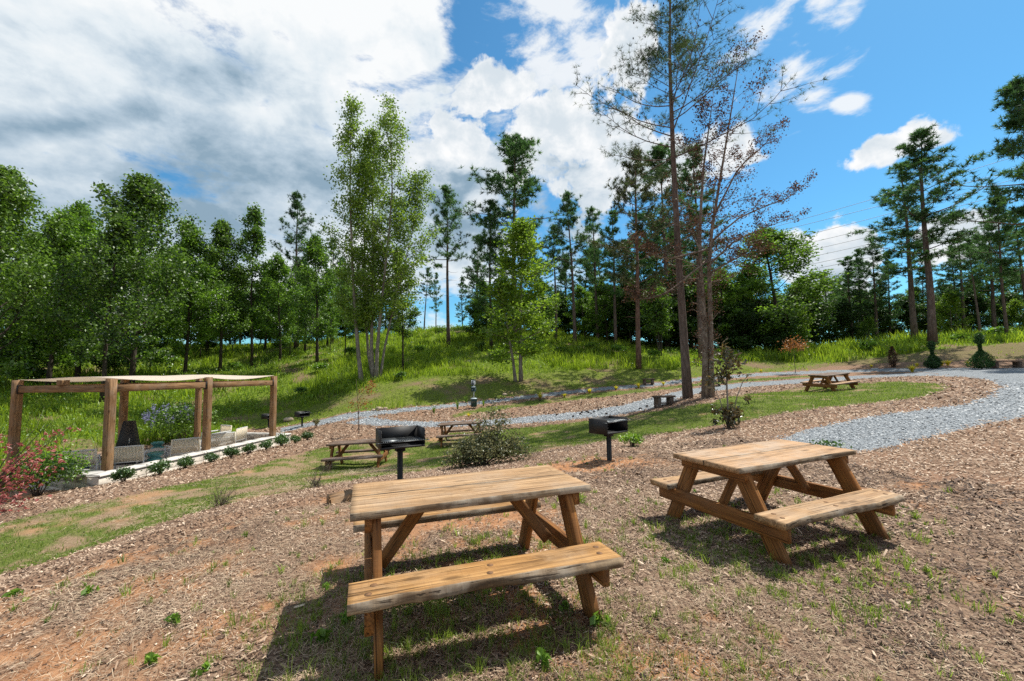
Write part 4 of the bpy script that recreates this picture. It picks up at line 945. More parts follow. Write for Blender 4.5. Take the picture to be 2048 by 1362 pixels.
picnic('picnic table with pale top at right, just in front of the gravel path end', (2.599, 4.587, EYE-1.625), rot3(.387, .002, -.019), ('wood_pale', 'wood_gold', 'wood_leg', 'live_edge'), 200)
def table_at(u, v, y, yaw, label, mats, seed, tilt=(0, 0)):
    p = at(u, v, y); z = float(gz(p[0], p[1])); return picnic(label, (p[0], p[1], z), rot3(yaw, *tilt), mats, seed)
GREY = ('wood_grey', 'wood_grey', 'wood_leg', 'wood_grey')
picnic('weathered picnic table on the lower lawn behind the open black grill', (-4.564, 13.03, float(gz(-4.564, 13.03))), rot3(.1, -.02, -.027), GREY, 300)
picnic('weathered picnic table half hidden behind the variegated holly bush', (-1.947, 16.53, float(gz(-1.947, 16.53))), rot3(.0, .006, -.04), GREY, 400)
picnic('brown picnic table far off on the green lawn loop at right', (14.47, 19.93, float(gz(14.47, 19.93))), rot3(.374, .045, -.064), ('wood_grey', 'wood_pale', 'wood_leg', 'wood_grey'), 500)

# ------------------------------------------------------------------ park grills
def grill(label, p, yaw, post, grate_z, hb=.26):
    g = thing('park_grill', label, 'grill', p, yaw, 'black charcoal grills on posts')
    mb = MB(); mb.box((0, 0, post/2-.1), (.07, .07, post+.2), bev=.006); mb.build('post', M['steel'], g)
    mb = MB(); mb.box((0, 0, post-.03), (.13, .13, .07), bev=.006); mb.build('collar', M['steel'], g)
    w, d, t = .62, .40, .006
    mb = MB(); z0 = post+.006
    mb.box((0, 0, z0), (w, d, t)); mb.box((0, d/2, z0+hb/2), (w, t, hb))
    for s in (-1, 1):
        mb.box((s*w/2, 0, z0+hb/2), (t, d, hb))
        for k in range(4): mb.box((s*w/2, -d/2-.006, z0+.06+k*.055), (t*1.4, .014, .022))   # height notches
    mb.box((0, -d/2, z0+.012), (w, t, .03)); mb.build('firebox', M['steel'], g)
    mb = MB(); z = z0+grate_z
    for k in range(22): mb.tube([(-w/2+.03+k*(w-.06)/21, -d/2-.01, z), (-w/2+.03+k*(w-.06)/21, d/2-.02, z)], .0055, 5)
    for q in (-d/2-.01, 0, d/2-.03): mb.tube([(-w/2-.02, q, z-.008), (w/2+.02, q, z-.008)], .007, 5)
    for s in (-1, 1): mb.tube([(s*(w/2+.02), -d/2-.01, z-.008), (s*(w/2+.06), -d/2-.03, z-.008), (s*(w/2+.06), -d/2+.05, z-.008)], .007, 5)
    mb.box((-w/4-.02, 0, z+.003), (w/2-.06, d-.06, .006)); mb.build('grate', M['grate'], g)
    return g
def on(x, y, dz=0): return (x, y, float(gz(x, y))+dz)
gq = at(800, 985, 6.45); z1 = at(797, 893, 6.45)[2]
grill('open black grill behind the nearest picnic table', on(gq[0], gq[1]), R(28), z1-float(gz(gq[0], gq[1])), .10)
gq = hp(1219, 921); grill('black grill on bare orange clay between the two near tables', gq, R(42), at(1219, 865, gq[1])[2]-gq[2], .215)
gq = hp(604, 853); grill('small far black grill on the mulch right of the pergola', gq, R(62), .52, .2)
gq = gp(537, 24.5); grill('small far black grill partly hidden by the right pergola post', gq, R(75), .52, .2)

# ------------------------------------------------------------------ pergola, wall, patio
FL = -1.25; CAP = -.80; TOPZ = 1.62
P = [at(214, 938, 11.95), at(412, 897, 14.7), at(545, 868, 17.8)]; B = [at(26, 910, 12.7), at(243, 904, 15.8), at(394, 878, 18.8)]
pg = thing('pergola', 'timber pergola with beige shade cloth over the patio', 'pergola', (-12.4, 15, FL))
ang = math.atan2(P[2][1]-P[0][1], P[2][0]-P[0][0])
def rel(q): return np.array(q, float)-np.array([-12.4, 15, FL])
Rz = lambda a: np.array([[math.cos(a), -math.sin(a), 0], [math.sin(a), math.cos(a), 0], [0, 0, 1]])
def timber(name, a, b, w, h, parent, mat='wood_post'):
    a, b = Vector(a), Vector(b); d = b-a; up = (0, 0, 1) if abs(d.normalized().z) < .9 else (math.cos(ang), math.sin(ang), 0)
    return board(name, d.length, w, h, M[mat], parent, frame((a+b)/2, d, up), int(abs(a.x*97+b.y*31+a.z*7)) % 999, (0, 0), .01, nx=6)
for q in P+B: timber('post', rel((q[0], q[1], FL-.1)), rel((q[0], q[1], TOPZ)),   .185, .185, pg)
BZ = TOPZ-.27
def beam(a, b, off=.115):
    a, b = np.array(a[:2]), np.array(b[:2]); d = (b-a)/np.linalg.norm(b-a)
    a2, b2 = a+d*off, b-d*off; timber('beam', rel((*a2, BZ)), rel((*b2, BZ)), .10, .19, pg)
    for e, sgn in ((a2, 1), (b2, -1)):
        m = np.array([[d[0], -d[1], 0], [d[1], d[0], 0], [0, 0, 1]]); mb = MB(); mb.box(rel((*(e+d*sgn*.012-d*sgn*.022), BZ)), (.02, .15, .24), m); mb.build('bracket', M['steel'], pg)
for i in range(2): beam(P[i], P[i+1]); beam(B[i], B[i+1])
for i in range(3): beam(P[i], B[i])
mid = (P[0]*.5+B[0]*.5); timber('king_post', rel((mid[0], mid[1], BZ+.096)), rel((mid[0], mid[1], TOPZ-.02)), .2, .2, pg)
def canopy():
    nu, nv = 48, 20; mb = MB(); V = []
    for i in range(nu+1):
        s = i/nu; k = 0 if s < .5 else 1; f = s*2-k
        a = P[k]*(1-f)+P[k+1]*f; b = B[k]*(1-f)+B[k+1]*f
        for j in range(nv+1):
            t = j/nv; q = a*(1-t)+b*t
            z = TOPZ+.02+.07*math.sin(math.pi*t)*(.4+.6*math.sin(math.pi*f)) - .12*math.sin(math.pi*f)**1.0*(abs(t-.5)*2)**2 + .02*math.sin(9*s+6*t)
            V.append(rel((q[0], q[1], z)))
    ix = np.arange((nu+1)*(nv+1)).reshape(nu+1, nv+1)
    mb.add(V, np.stack([ix[:-1, :-1], ix[1:, :-1], ix[1:, 1:], ix[:-1, 1:]], -1).reshape(-1, 4))
    o = mb.build('shade_cloth', M['canvas'], pg, True); sm = o.modifiers.new('s', 'SOLIDIFY'); sm.thickness = .012
canopy()
wall = thing('seat_wall', 'low pale stone seat wall capped along the patio edge', 'wall', (-10.5, 11, FL))
def relw(q): return np.array(q, float)-np.array([-10.5, 11, FL])
def zr(u, v, z):   # point of the ray at height z
    d = ray(u, v); return np.array([0, 0, EYE])+d*((z-EYE)/d[2])
C0 = zr(197, 951, CAP); C1 = zr(582, 866, CAP); C2 = zr(452, 864, CAP); dl = zr(141, 944, CAP)-C0; CL = C0+dl/np.linalg.norm(dl)*3.4
def wallrun(a, b, th=.34, inset=0, cap_ext=.03):
    a, b = np.array(a), np.array(b); d = b-a; L = np.linalg.norm(d[:2]); d /= L; nrm = np.array([-d[1], d[0], 0]); m = np.array([[d[0], -d[1], 0], [d[1], d[0], 0], [0, 0, 1]])
    n = max(1, round(L/.62)); mb = MB(); c = MB()
    for i in range(n):
        x0, x1 = L*i/n, L*(i+1)/n; cc = a+d*(x0+x1)/2
        for k in range(3):
            mb.box(relw((cc[0], cc[1], CAP-.047-.1-.2*k))+nrm*(th/2), ((x1-x0)-.006, th, .194), m, bev=.008)
        c.box(relw((cc[0], cc[1], CAP-.0225))+nrm*(th/2), ((x1-x0)-.004, th+.06, .045), m, bev=.01)
    return mb, c
for a, b in ((C0, C1), (CL, C0+(CL-C0)/np.linalg.norm(CL-C0)*.41), (C1+(C2-C1)/np.linalg.norm(C2-C1)*.38, C2)):
    mb, c = wallrun(a, b); mb.build('wall_block_course', M['stone'], wall); c.build('wall_cap', M['cap'], wall)
mb = MB(); PX = [C0, C1, B[2]+(B[2]-P[2])*.15, B[0]+(B[0]-P[0])*.15]
ctr = np.mean([q[:2] for q in PX], 0)
top = [(q[0], q[1], FL) for q in PX]; bot = [(q[0], q[1], FL-.3) for q in PX]
for q in (top, bot):
    for i in range(4):
        s = .97 if True else 1; q[i] = (ctr[0]+(q[i][0]-ctr[0])*.985, ctr[1]+(q[i][1]-ctr[1])*.985, q[i][2])
mb.add(top+bot, [[0, 1, 2, 3], [0, 4, 5, 1], [1, 5, 6, 2], [2, 6, 7, 3], [3, 7, 4, 0]])
tag(mb.build('patio', M['patio'], fixn=True), 'grey paved patio floor under the pergola', None, None, 'structure')

def lounge_chair(p, yaw, label):
    c = thing('lounge_chair', label, 'chair', p, yaw, 'white woven lounge chairs on the patio')
    w, d = .78, .74
    F = MB()
    for s in (-1, 1):
        F.tube([(s*w/2, -.34, .30), (s*w/2, -.40, .78)], .018, 8)
        F.tube([(s*w/2, -.34, .30), (s*w/2, .34, .34)], .018, 8)
    F.tube([(-w/2, -.40, .78), (w/2, -.40, .78)], .018, 8); F.tube([(-w/2, -.34, .30), (w/2, -.34, .30)], .018, 8); F.tube([(-w/2, .34, .34), (w/2, .34, .34)], .018, 8)
    F.build('frame', M['frame'], c)
    Bk = MB()
    for k in range(22):
        x = -w/2+.03+k*(w-.06)/21; Bk.tube([(x, -.35, .31), (x, -.385, .55), (x, -.405, .78)], .0135, 5)
    for q in range(3): Bk.tube([(-w/2, -.39-.005*q, .73+.02*q), (w/2, -.39-.005*q, .73+.02*q)], .013, 6)
    for s in (-1, 1): Bk.tube([(s*w/2, -.36, .3), (s*w/2, -.405, .79)], .03, 6)
    Bk.build('backrest', M['cord'], c)
    S = MB(); S.box((0, 0, .37), (w-.06, d-.08, .11), bev=.03); S.build('seat_cushion', M['cushion'], c)
    for s in (-1, 1):
        A = MB(); A.tube([(s*(w/2+.02), -.38, .56), (s*(w/2+.03), 0, .55), (s*(w/2+.02), .34, .53)], .026, 7); A.build('armrest', M['frame'], c)
        for q in (-.36, .34):
            l = MB(); l.tube([(s*(w/2+.02), q, .55 if q > 0 else .56), (s*(w/2+.02), q*1.02, 0)], .02, 7); l.build('leg', M['frame'], c)
    return c
def chair(u, y, yaw, label):
    q = at(u, 900, y); return lounge_chair((q[0], q[1], FL), R(yaw), label)
chair(160, 13.2, 38, 'woven lounge chair nearest the maple, its back to the camera')
chair(260, 13.9, 30, 'woven lounge chair right of the near front pergola post, its back to the camera')
chair(365, 15.3, 50, 'woven lounge chair in the middle of the wall, left of the second front post')
chair(440, 16.6, 45, 'woven lounge chair right of the second front post close to the wall')
chair(431, 18.6, 150, 'woven lounge chair at the back, facing the camera behind the second front post')
chair(462, 17.9, 95, 'woven lounge chair turned side-on nearest the far end wall')
def stool(u, y, label):
    q = at(u, 900, y); s = thing('garden_stool', label, 'stool', (q[0], q[1], FL), 0, 'teal ceramic garden stools')
    prof = [(0, .15), (.03, .19), (.09, .20), (.13, .14), (.16, .13), (.21, .20), (.26, .20), (.30, .13), (.33, .14), (.39, .20), (.44, .21), (.46, .17)]
    mb = MB(); mb.tube([(0, 0, z) for z, r in prof], [r for z, r in prof], 20); mb.build('stool_body', M['teal'], s, True)
    mb = MB(); mb.tube([(0, 0, .46), (0, 0, .475)], [.165, .15], 20); mb.build('stool_top', M['teal'], s)
stool(315, 16.6, 'teal hourglass stool standing left of the violet flowering shrub')
stool(311, 14.3, 'teal stool close behind the seat wall, only its top showing')
stool(166, 14.2, 'teal stool behind the chair nearest the maple')
def low_table(u, y, yaw, label):
    q = at(u, 900, y); s = thing('coffee_table', label, 'table', (q[0], q[1], FL), R(yaw), 'grey coffee tables on the patio')
    mb = MB(); mb.box((0, 0, .33), (1.1, .6, .05), bev=.01); mb.build('tabletop', M['cushion'], s)
    for x in (-.48, .48):
        for y_ in (-.24, .24): mb = MB(); mb.box((x, y_, .15), (.05, .05, .31)); mb.build('leg', M['frame'], s)
low_table(295, 15.3, 75, 'grey coffee table between the woven chairs and the chimney'); low_table(400, 17.3, 75, 'grey coffee table behind the second front pergola post')
# the outdoor fireplace
q = at(256, 905, 15.0); fp = thing('outdoor_fireplace', 'tapered black steel outdoor fireplace beside the back pergola post', 'fireplace', (q[0], q[1], FL), R(22))
mb = MB()
def frus(mb, z0, w0, d0, z1, w1, d1):
    v = [(-w0/2, -d0/2, z0), (w0/2, -d0/2, z0), (w0/2, d0/2, z0), (-w0/2, d0/2, z0), (-w1/2, -d1/2, z1), (w1/2, -d1/2, z1), (w1/2, d1/2, z1), (-w1/2, d1/2, z1)]
    mb.add(v, [[0, 3, 2, 1], [4, 5, 6, 7], [0, 1, 5, 4], [1, 2, 6, 5], [2, 3, 7, 6], [3, 0, 4, 7]])
frus(mb, .0, .72, .56, .12, .72, .56); frus(mb, .12, .68, .52, 1.42, .26, .24); mb.build('chimney_body', M['steel'], fp)
mb = MB()
for x in (-.225, .225): mb.box((x, -.27, .36), (.03, .05, .40))
mb.box((0, -.27, .57), (.48, .05, .03)); mb.box((0, -.27, .16), (.48, .05, .03)); mb.build('hearth_frame', M['steel'], fp)
mb = MB(); mb.box((0, -.232, .36), (.42, .02, .37)); mb.build('hearth_opening', M['black'], fp)
mb = MB(); mb.tube([(.1, -.235, .66), (.1, -.225, .86)], .012, 6); mb.build('damper_handle', M['metal'], fp)

# ------------------------------------------------------------------ benches, sign, stones, cables
def bench(label, p, yaw, L, seat_h, mat, w=.36, slab=True):
    b = thing('slab_bench', label, 'bench', p, yaw, 'low timber slab benches')
    board('seat_slab', L, w, .07, M[mat], b, frame((0, 0, seat_h-.035), (1, 0, 0), (0, 0, 1)), 7, (.012, .012), .008)
    for s in (-1, 1):
        mb = MB(); mb.box((s*(L/2-.14), 0, (seat_h-.075)/2-.05), (.17, w*.85, seat_h+.02), bev=.01); mb.build('support_block', M['wood_bench'], b)
    board('stretcher', L-.45, .09, .05, M['wood_bench'], b, frame((0, 0, .12), (1, 0, 0), (0, 0, 1)), 8)
q = hp(1328, 812); bench('dark slab bench beside the lower gravel path left of the tallest pine', q, R(12), .84, .42, 'wood_bench')
q = hp(1297, 769); bench('small far slab bench on the grass above the upper path', q, R(-4), .80, .40, 'wood_bench')
q = hp(2012, 736); bench('long low pale-topped bench at the right edge beside the arborvitae', q, R(-3), 1.5, .42, 'wood_grey', .42)
q = hp(948, 817); st = thing('pet_waste_station', 'dark green pet waste station with sign, bag box and bin beside the upper path', 'waste station', q, R(-4))
mb = MB(); mb.tube([(0, 0, -.2), (0, 0, 1.62)], .025, 8); mb.build('post', M['metal'], st)
mb = MB(); mb.box((-.02, -.045, 1.52), (.24, .012, .34), bev=.004); sg = mb.build('sign_plate', M['signwhite'], st)
mb = MB(); mb.box((-.02, -.049, 1.66), (.24, .012, .06)); mb.box((-.02, -.049, 1.37), (.24, .012, .06)); mb.build('sign_band', M['signgreen'], sg)
mb = MB(); mb.tube([(-.055, -.056, 1.58), (-.055, -.058, 1.58)], .022, 8)
mb.box((-.055, -.055, 1.51), (.04, .01, .10)); mb.box((-.035, -.055, 1.44), (.018, .01, .08)); mb.box((-.075, -.055, 1.44), (.018, .01, .08)); mb.box((.03, -.055, 1.47), (.06, .01, .035)); mb.box((.05, -.055, 1.44), (.012, .01, .04)); mb.box((.01, -.055, 1.44), (.012, .01, .04)); mb.build('dog_walker_symbol', M['black'], sg)
mb = MB(); mb.box((0, -.09, 1.14), (.27, .13, .32), bev=.015); d_ = mb.build('bag_dispenser', M['signgreen'], st)
mb = MB(); mb.box((0, -.158, 1.245), (.22, .008, .07)); mb.box((-.06, -.158, 1.09), (.035, .008, .035)); mb.build('dispenser_label', M['signlight'], d_)
mb = MB(); mb.tube([(0, -.03, .10), (0, -.03, .12), (0, -.03, .52), (0, -.03, .55)], [.15, .175, .185, .185], 20); b_ = mb.build('bin', M['signgreen'], st)
mb = MB(); mb.tube([(0, -.03, .55), (0, -.03, .585), (0, -.03, .61)], [.195, .19, .12], 20); mb.build('bin_lid', M['signlight'], b_)
mb = MB()
for k in range(7): mb.box((-.09+.03*k, -.222+.003*abs(k-3)*2.4, .40-.012*(k % 3)), (.018, .006, .03), Rz(.0))
mb.build('bin_decal', M['straw'], b_)
def rock(p, r, label, seed, group=None):
    rng = np.random.default_rng(seed); n, m = 10, 7; V = []
    for i in range(m+1):
        th = math.pi*i/m
        for j in range(n):
            ph = 2*math.pi*j/n; k = 1+.28*(vnoise(math.cos(ph)*1.4+seed, math.sin(ph)*1.4+th*1.5, seed)-.5)*2
            V.append((k*math.sin(th)*math.cos(ph)*r, k*math.sin(th)*math.sin(ph)*r*.75, k*math.cos(th)*r*.55+r*.2))
    q_ = [[i*n+j, (i+1)*n+j, (i+1)*n+(j+1) % n, i*n+(j+1) % n] for i in range(m) for j in range(n)]
    mb = MB(); mb.add(V, q_); o = mb.build('rock', M['rock'], None, fixn=True); o.location = [float(x) for x in p]; tag(o, label, 'rock', group)
for u, v, r, l in ((757, 819, .22, 'largest pale rock of the row above the path fork'), (747, 821, .12, 'small pale rock at the left end of the row above the path fork'), (771, 818, .14, 'pale rock at the right end of the row above the path fork'), (577, 842, .30, 'pale flat rock on the grass above the far grill'), (1010, 790, .16, 'grey rock in the grass beside the upper path right of the waste station')): rock(hp(u, v), r, l, u, 'rocks beside the upper path')
q = hp(683, 1003); mb = MB(); mb.box((0, 0, .04), (.34, .2, .14), bev=.02); o = mb.build('paving_block', M['wood_post']); o.location = [float(x) for x in q]; o.rotation_euler = (.06, -.08, R(35)); tag(o, 'brown block lying on the ground left of the nearest picnic table top', 'block')
for k, (a, b) in enumerate(((485, 270), (491, 300), (514, 318), (527, 345), (540, 365), (551, 385), (566, 400), (575, 415))):
    p0 = at(1300, a+(a-b)/710*140*.8, 75); p1 = at(2400, b-(a-b)/710*250, 60); t = np.linspace(0, 1, 30)[:, None]; pts = p0*(1-t)+p1*t; pts[:, 2] -= (4*t*(1-t))[:, 0]*.9
    mb = MB(); mb.tube(pts, .032, 5); o = mb.build('power_line', M['cable'])
    tag(o, ['topmost', 'second', 'third', 'fourth', 'fifth', 'sixth', 'seventh', 'lowest'][k]+' of the power lines crossing the sky at right', 'power line', 'power lines over the right wood')

# ------------------------------------------------------------------ shrubs and small plants
def shrub(name, label, cat, p, seed, n, rx, rz_, size, lmat, stems=9, wmat='twig', base=.1, group=None, lumps=7, up=.0, aspect=.62, tint=(.45, .2), stemr=.012):
    rng = np.random.default_rng(seed); root = thing(name, label, cat, p, 0, group); L, W = MB(), MB()
    lc = rng.normal(0, 1, (lumps, 3)); lc /= np.linalg.norm(lc, axis=1)[:, None]; lc *= rng.uniform(.35, .75, (lumps, 1)); lc[:, 2] = np.abs(lc[:, 2])*1.2-.25
    k = rng.integers(0, lumps, n); c = lc[k]+rng.normal(0, .24, (n, 3)); c[:, 2] = np.maximum(c[:, 2], -.75)
    c = c*np.array([rx, rx, rz_/2])+np.array([0, 0, rz_/2+base]); tt = rng.normal(tint[0], tint[1], lumps)[k]+rng.normal(0, .18, n)
    leaves(L, c, size*rng.uniform(.6, 1.3, n), np.clip(tt, 0, 1), -up, aspect, rng)
    for i in range(stems):
        q_ = lc[i % lumps]*np.array([rx, rx, rz_/2])+np.array([0, 0, rz_/2+base]); q_ = q_*rng.uniform(.8, 1.2, 3)
        W.tube([(rng.normal(0, .03), rng.normal(0, .03), -.05), q_*np.array([.35, .35, .45]), q_], [stemr, stemr*.8, stemr*.3], 5)
    W.build('stems', M[wmat], root); L.build('foliage', M[lmat], root); return root
def shrub_copy(o, p, s, label, yaw):
    c = copy_tree(o); c.location = [float(x) for x in p]; c.scale = (s, s, s*RNG.uniform(.85, 1.15)); c.rotation_euler = (0, 0, yaw); c['label'] = label; return c
spots = [(251, 955), (322, 941), (372, 928), (422, 916), (462, 906), (500, 899), (533, 891), (562, 886), (590, 881), (614, 877)]
ordn = ['first', 'second', 'third', 'fourth', 'fifth', 'sixth', 'seventh', 'eighth', 'ninth', 'tenth']
bx = None
_wd = (C1-C0)/np.linalg.norm((C1-C0)[:2]); _wn = np.array([_wd[1], -_wd[0], 0])
def wall_side(u, off=.50):
    d = ray(u, 900); a = C0+_wn*off
    t = (a[0]*d[1]-a[1]*d[0])/(d[0]*_wd[1]-d[1]*_wd[0]); q = a+_wd*t; q[2] = gz(q[0], q[1]); return q
for i, (u, v) in enumerate(spots):
    lab = ordn[i]+' boxwood from the left in the row along the pale seat wall'
    if i == 0: bx = shrub('boxwood_shrub', lab, 'shrub', wall_side(u), 51, 1700, .27, .42, .055, 'leaf_box', group='clipped boxwoods along the wall', base=.03, up=.5)
    else: shrub_copy(bx, wall_side(u), RNG.uniform(.85, 1.12), lab, i*1.3)
shrub('leafy_shrub', 'green shrub below the red maple at the left edge', 'shrub', hp(75, 992), 52, 5200, .95, 1.05, .075, 'leaf_lush', 14, base=.05, lumps=16, tint=(.55, .25))
shrub('flowering_shrub', 'large shrub with violet flower spikes behind the patio chairs', 'shrub', gp(365, 19.6), 53, 4200, 1.35, 1.7, .11, 'leaf_oak', 14, base=.1, lumps=16)
def spikes():
    root = [o for o in COL.objects if o.name.startswith('flowering_shrub')][0]; rng = np.random.default_rng(3); L = MB()
    for i in range(40):
        a = rng.uniform(0, 6.28); r = rng.uniform(.3, 1.35); b0 = np.array([r*math.cos(a)-.35, r*math.sin(a)*.8-.3, 1.75-r*.62+rng.normal(0, .12)]); n = 22; t = rng.uniform(0, 1, n)
        leaves(L, b0+np.stack([t*0, t*0, t*.28], 1)+rng.normal(0, .03, (n, 3)), np.full(n, .06), rng.uniform(0, 1, n), 0, .7, rng)
    L.build('flower_spikes', M['flower_violet'], root)
spikes()
hb_ = hp(968, 931)
hol = shrub('holly_bush', 'straggly variegated holly bush behind the right end of the nearest table', 'bush', hb_, 54, 4200, .70, .72, .055, 'leaf_holly', 14, base=.0, lumps=14, tint=(.4, .28))
def holly_arms():
    rng = np.random.default_rng(9); L, W = MB(), MB()
    for u, v, dy in ((985, 822, .4), (1010, 835, .3), (960, 840, .3), (1030, 870, .2), (1055, 905, 0), (905, 905, -.2), (895, 925, -.3), (930, 895, 0), (1000, 850, .2), (975, 860, 0), (1040, 885, .1)):
        e = at(u, v, hb_[1]+dy)-hb_; pth = np.array([[0, 0, 0], e*.45+rng.normal(0, .05, 3), e]); W.tube(pth, [.016, .011, .004], 5)
        n = 380; t = rng.uniform(.35, 1.1, n); c = along(pth, t)+rng.normal(0, .095, (n, 3)); leaves(L, c, .058*rng.uniform(.6, 1.3, n), np.clip(rng.normal(.45, .28, n), 0, 1), 0, .6, rng)
    W.build('branch', M['twig'], hol); L.build('outer_foliage', M['leaf_holly'], hol)
holly_arms()
q = hp(1265, 893); shrub('leafy_shrub', 'small bright green shrub right of the grill on orange clay', 'shrub', q, 55, 620, .30, .34, .055, 'leaf_bright', 8, base=.02, up=.3)
# Japanese maple at the left edge
mp = gp(-40, 8.6)
def maple(W, L, rng, root):
    for u, v, dy in ((0, 868, .1), (30, 890, 0), (55, 900, .3), (90, 870, 0), (120, 862, .4), (150, 845, .5), (75, 920, -.2), (110, 905, -.1), (20, 930, -.4), (40, 965, -.5), (85, 950, -.3), (0, 985, -.5), (25, 1010, -.7), (60, 1000, -.6), (5, 1030, -.8), (120, 925, 0), (-30, 900, 0), (-20, 960, -.2)):
        e = at(u, v, mp[1]+dy)-mp; m_ = e*.5+np.array([0, 0, .15]); pth = np.array([[0, 0, .2], m_, e]); W.tube(pth, [.02, .010, .003], 5)
        n = 17; t = rng.uniform(.5, 1.05, n); c = along(pth, t)+rng.normal(0, .10, (n, 3)); c[:, 2] -= .03
        for a in range(5):      # five-fingered leaves
            leaves(L, c+rng.normal(0, .012, c.shape), .085*rng.uniform(.6, 1.25, n), np.clip(rng.normal(.45, .28, n), 0, 1), .2, .34, rng)
    for e in ((.9, .3, 1.7), (1.3, .1, 1.5), (.7, .2, 2.1), (.95, -.9, .25), (1.35, -1.3, .55)):
        W.tube(polyline(rng, (0, 0, .2), e, np.linalg.norm(e), 5, .12), [.014, .011, .008, .006, .004, .002], 4)
    W.tube([(0, 0, -.2), (0, 0, .25)], [.04, .03], 7)
one_tree('japanese_maple', 'red-leaved Japanese maple at the left edge with bare twigs', 'tree', mp, 'twig', 'leaf_red', 61, maple)
# thin young trees
def thin(u, v, vtop, label, lm, seed, ln, cl, lmat_n=46, size=.09, name='young_tree'):
    p = hp(u, v); top = at(u, vtop, p[1])[2]-p[2]
    def mk(W, L, rng, root):
        path = straight(rng, top, .012, 8, (ln, 0)); W.tube(path, np.linspace(.022, .006, 9), 6)
        for (x0, z0, rx, rz_, n) in cl:
            e = np.array([x0, 0, z0*top]); W.tube(np.array([along(path, np.array(max(.2, z0-.2))), e*.6+along(path, np.array(z0-.1))*.4, e]), [.009, .006, .003], 4)
            k = 7
            for i in range(k):
                q_ = e+rng.normal(0, 1, 3)*np.array([rx, rx, rz_])*.6; W.tube([e, q_], [.004, .002], 3)
            leaves(L, e+rng.normal(0, 1, (n, 3))*np.array([rx, rx, rz_])*.6, size*rng.uniform(.6, 1.3, n), np.clip(rng.normal(.5, .28, n), 0, 1), .2, .6, rng)
    return one_tree(name, label, 'tree', p, 'twig', lm, seed, mk)
thin(718, 868, 758, 'thin young tree with a few orange leaves behind the open grill', 'leaf_rust', 62, -.01, [(.35, .80, .28, .22, 90), (.5, .9, .2, .15, 60), (.15, .55, .28, .2, 55), (-.25, .55, .2, .15, 16)])
thin(1591, 746, 676, 'young tree with rust-red leaves at the foot of the tall grass at right', 'leaf_rust', 63, .0, [(0, .85, .5, .35, 260), (-.4, .72, .3, .25, 120), (.5, .75, .35, .25, 140)], size=.12)
mg = hp(1457, 856)
def magn(W, L, rng, root):
    def cluster(e, n, r, up=.2):
        leaves(L, e+rng.normal(0, 1, (n, 3))*r, .15*rng.uniform(.7, 1.25, n), np.clip(rng.normal(.4, .3, n), 0, 1), -up, .42, rng)
    for pts, r in (([(1455, 800, 0), (1453, 750, 0), (1450, 700, 0)], .028), ([(1440, 800, .1), (1428, 772, .2)], .016), ([(1475, 790, -.1), (1485, 765, -.1), (1495, 750, -.1)], .016), ([(1452, 765, 0), (1444, 745, 0)], .012)):
        pth = np.array([[0, 0, -.1]]+[list(at(u, v, mg[1]+dy)-mg) for u, v, dy in pts]); W.tube(pth, np.linspace(r, r*.4, len(pth)), 6)
    for u, v, n, r in ((1450, 705, 70, .13), (1462, 715, 50, .12), (1440, 715, 40, .12), (1455, 735, 60, .13), (1465, 732, 46, .10), (1448, 752, 44, .10), (1420, 765, 26, .09), (1440, 757, 30, .09), (1432, 740, 24, .09), (1475, 718, 20, .08), (1490, 752, 8, .06)):
        cluster(at(u, v, mg[1]+rng.normal(0, .1))-mg, n, r)
    for i in range(16):
        a = rng.uniform(0, 6.28); r = rng.uniform(.08, .36); e = np.array([r*math.cos(a), r*math.sin(a), rng.uniform(.12, .55)]); W.tube([(0, 0, 0), e*.6, e], [.012, .008, .004], 4); cluster(e, 20, .07, .6)
    cluster(at(1427, 822, mg[1])-mg, 22, .06, .5)
one_tree('magnolia_tree', 'young magnolia with glossy bronze leaves and a bushy foot right of the brown tree', 'tree', mg, 'bark_grey', 'leaf_magnolia', 64, magn)
shrub('magnolia_seedling', 'small bronze-leaved seedling on the lawn right of the magnolia', 'plant', hp(1497, 808), 65, 60, .14, .28, .13, 'leaf_magnolia', 4, base=.04, up=.5, aspect=.42)
# arborvitae
def arb(u, v, vtop, rx, label, seed, dead=False):
    p = hp(u, v); H_ = at(u, vtop, p[1])[2]-p[2]; rng = np.random.default_rng(seed); root = thing('arborvitae', label, 'shrub', p, 0, 'arborvitae by the right path'); L, W = MB(), MB()
    W.tube([(0, 0, -.1), (.02, 0, H_*.5), (0, 0, H_*.97)], [.035, .022, .006], 6)
    n = 6500 if not dead else 900
    t = rng.uniform(0, 1, n); a = rng.uniform(0, 6.28, n)
    if not dead: r = np.where(t < .62, rx*np.clip(1.05-(t/.62)**2.2, .12, 1)*np.clip(.6+t*4, 0, 1), np.where(t < .76, .06, (.42*rx*np.sin(np.pi*np.clip((t-.70)/.34, 0, 1))**.8+.05)*rng.uniform(.3, 1, n))); hh = np.where(t < .62, t/.62*.52, .52+(t-.62)/.38*.48)*H_
    else: r = rx*np.sin(np.pi*np.clip(t*.85+.12, 0, 1)); hh = t*H_
    rr_ = r*np.sqrt(rng.uniform(.1, 1.35, n))*(1+.25*np.sin(a*3+t*9)); c = np.stack([rr_*np.cos(a), rr_*np.sin(a), hh+.05], 1)
    leaves(L, c, .10*rng.uniform(.6, 1.3, n)*(1.2 if dead else 1), np.clip(rng.normal(.45, .25, n), 0, 1), -.8, .34, rng)
    W.build('trunk', M['twig'], root); L.build('foliage', M['leaf_brown' if dead else 'needle_arb'], root)
arb(1964, 738, 668, .48, 'larger arborvitae with round base and topknot beside the right bench', 71)
arb(1867, 737, 684, .34, 'smaller arborvitae with round base and thin topknot left of the larger one', 72)
arb(1787, 735, 694, .24, 'dead brown arborvitae at the foot of the right bank', 73, True)
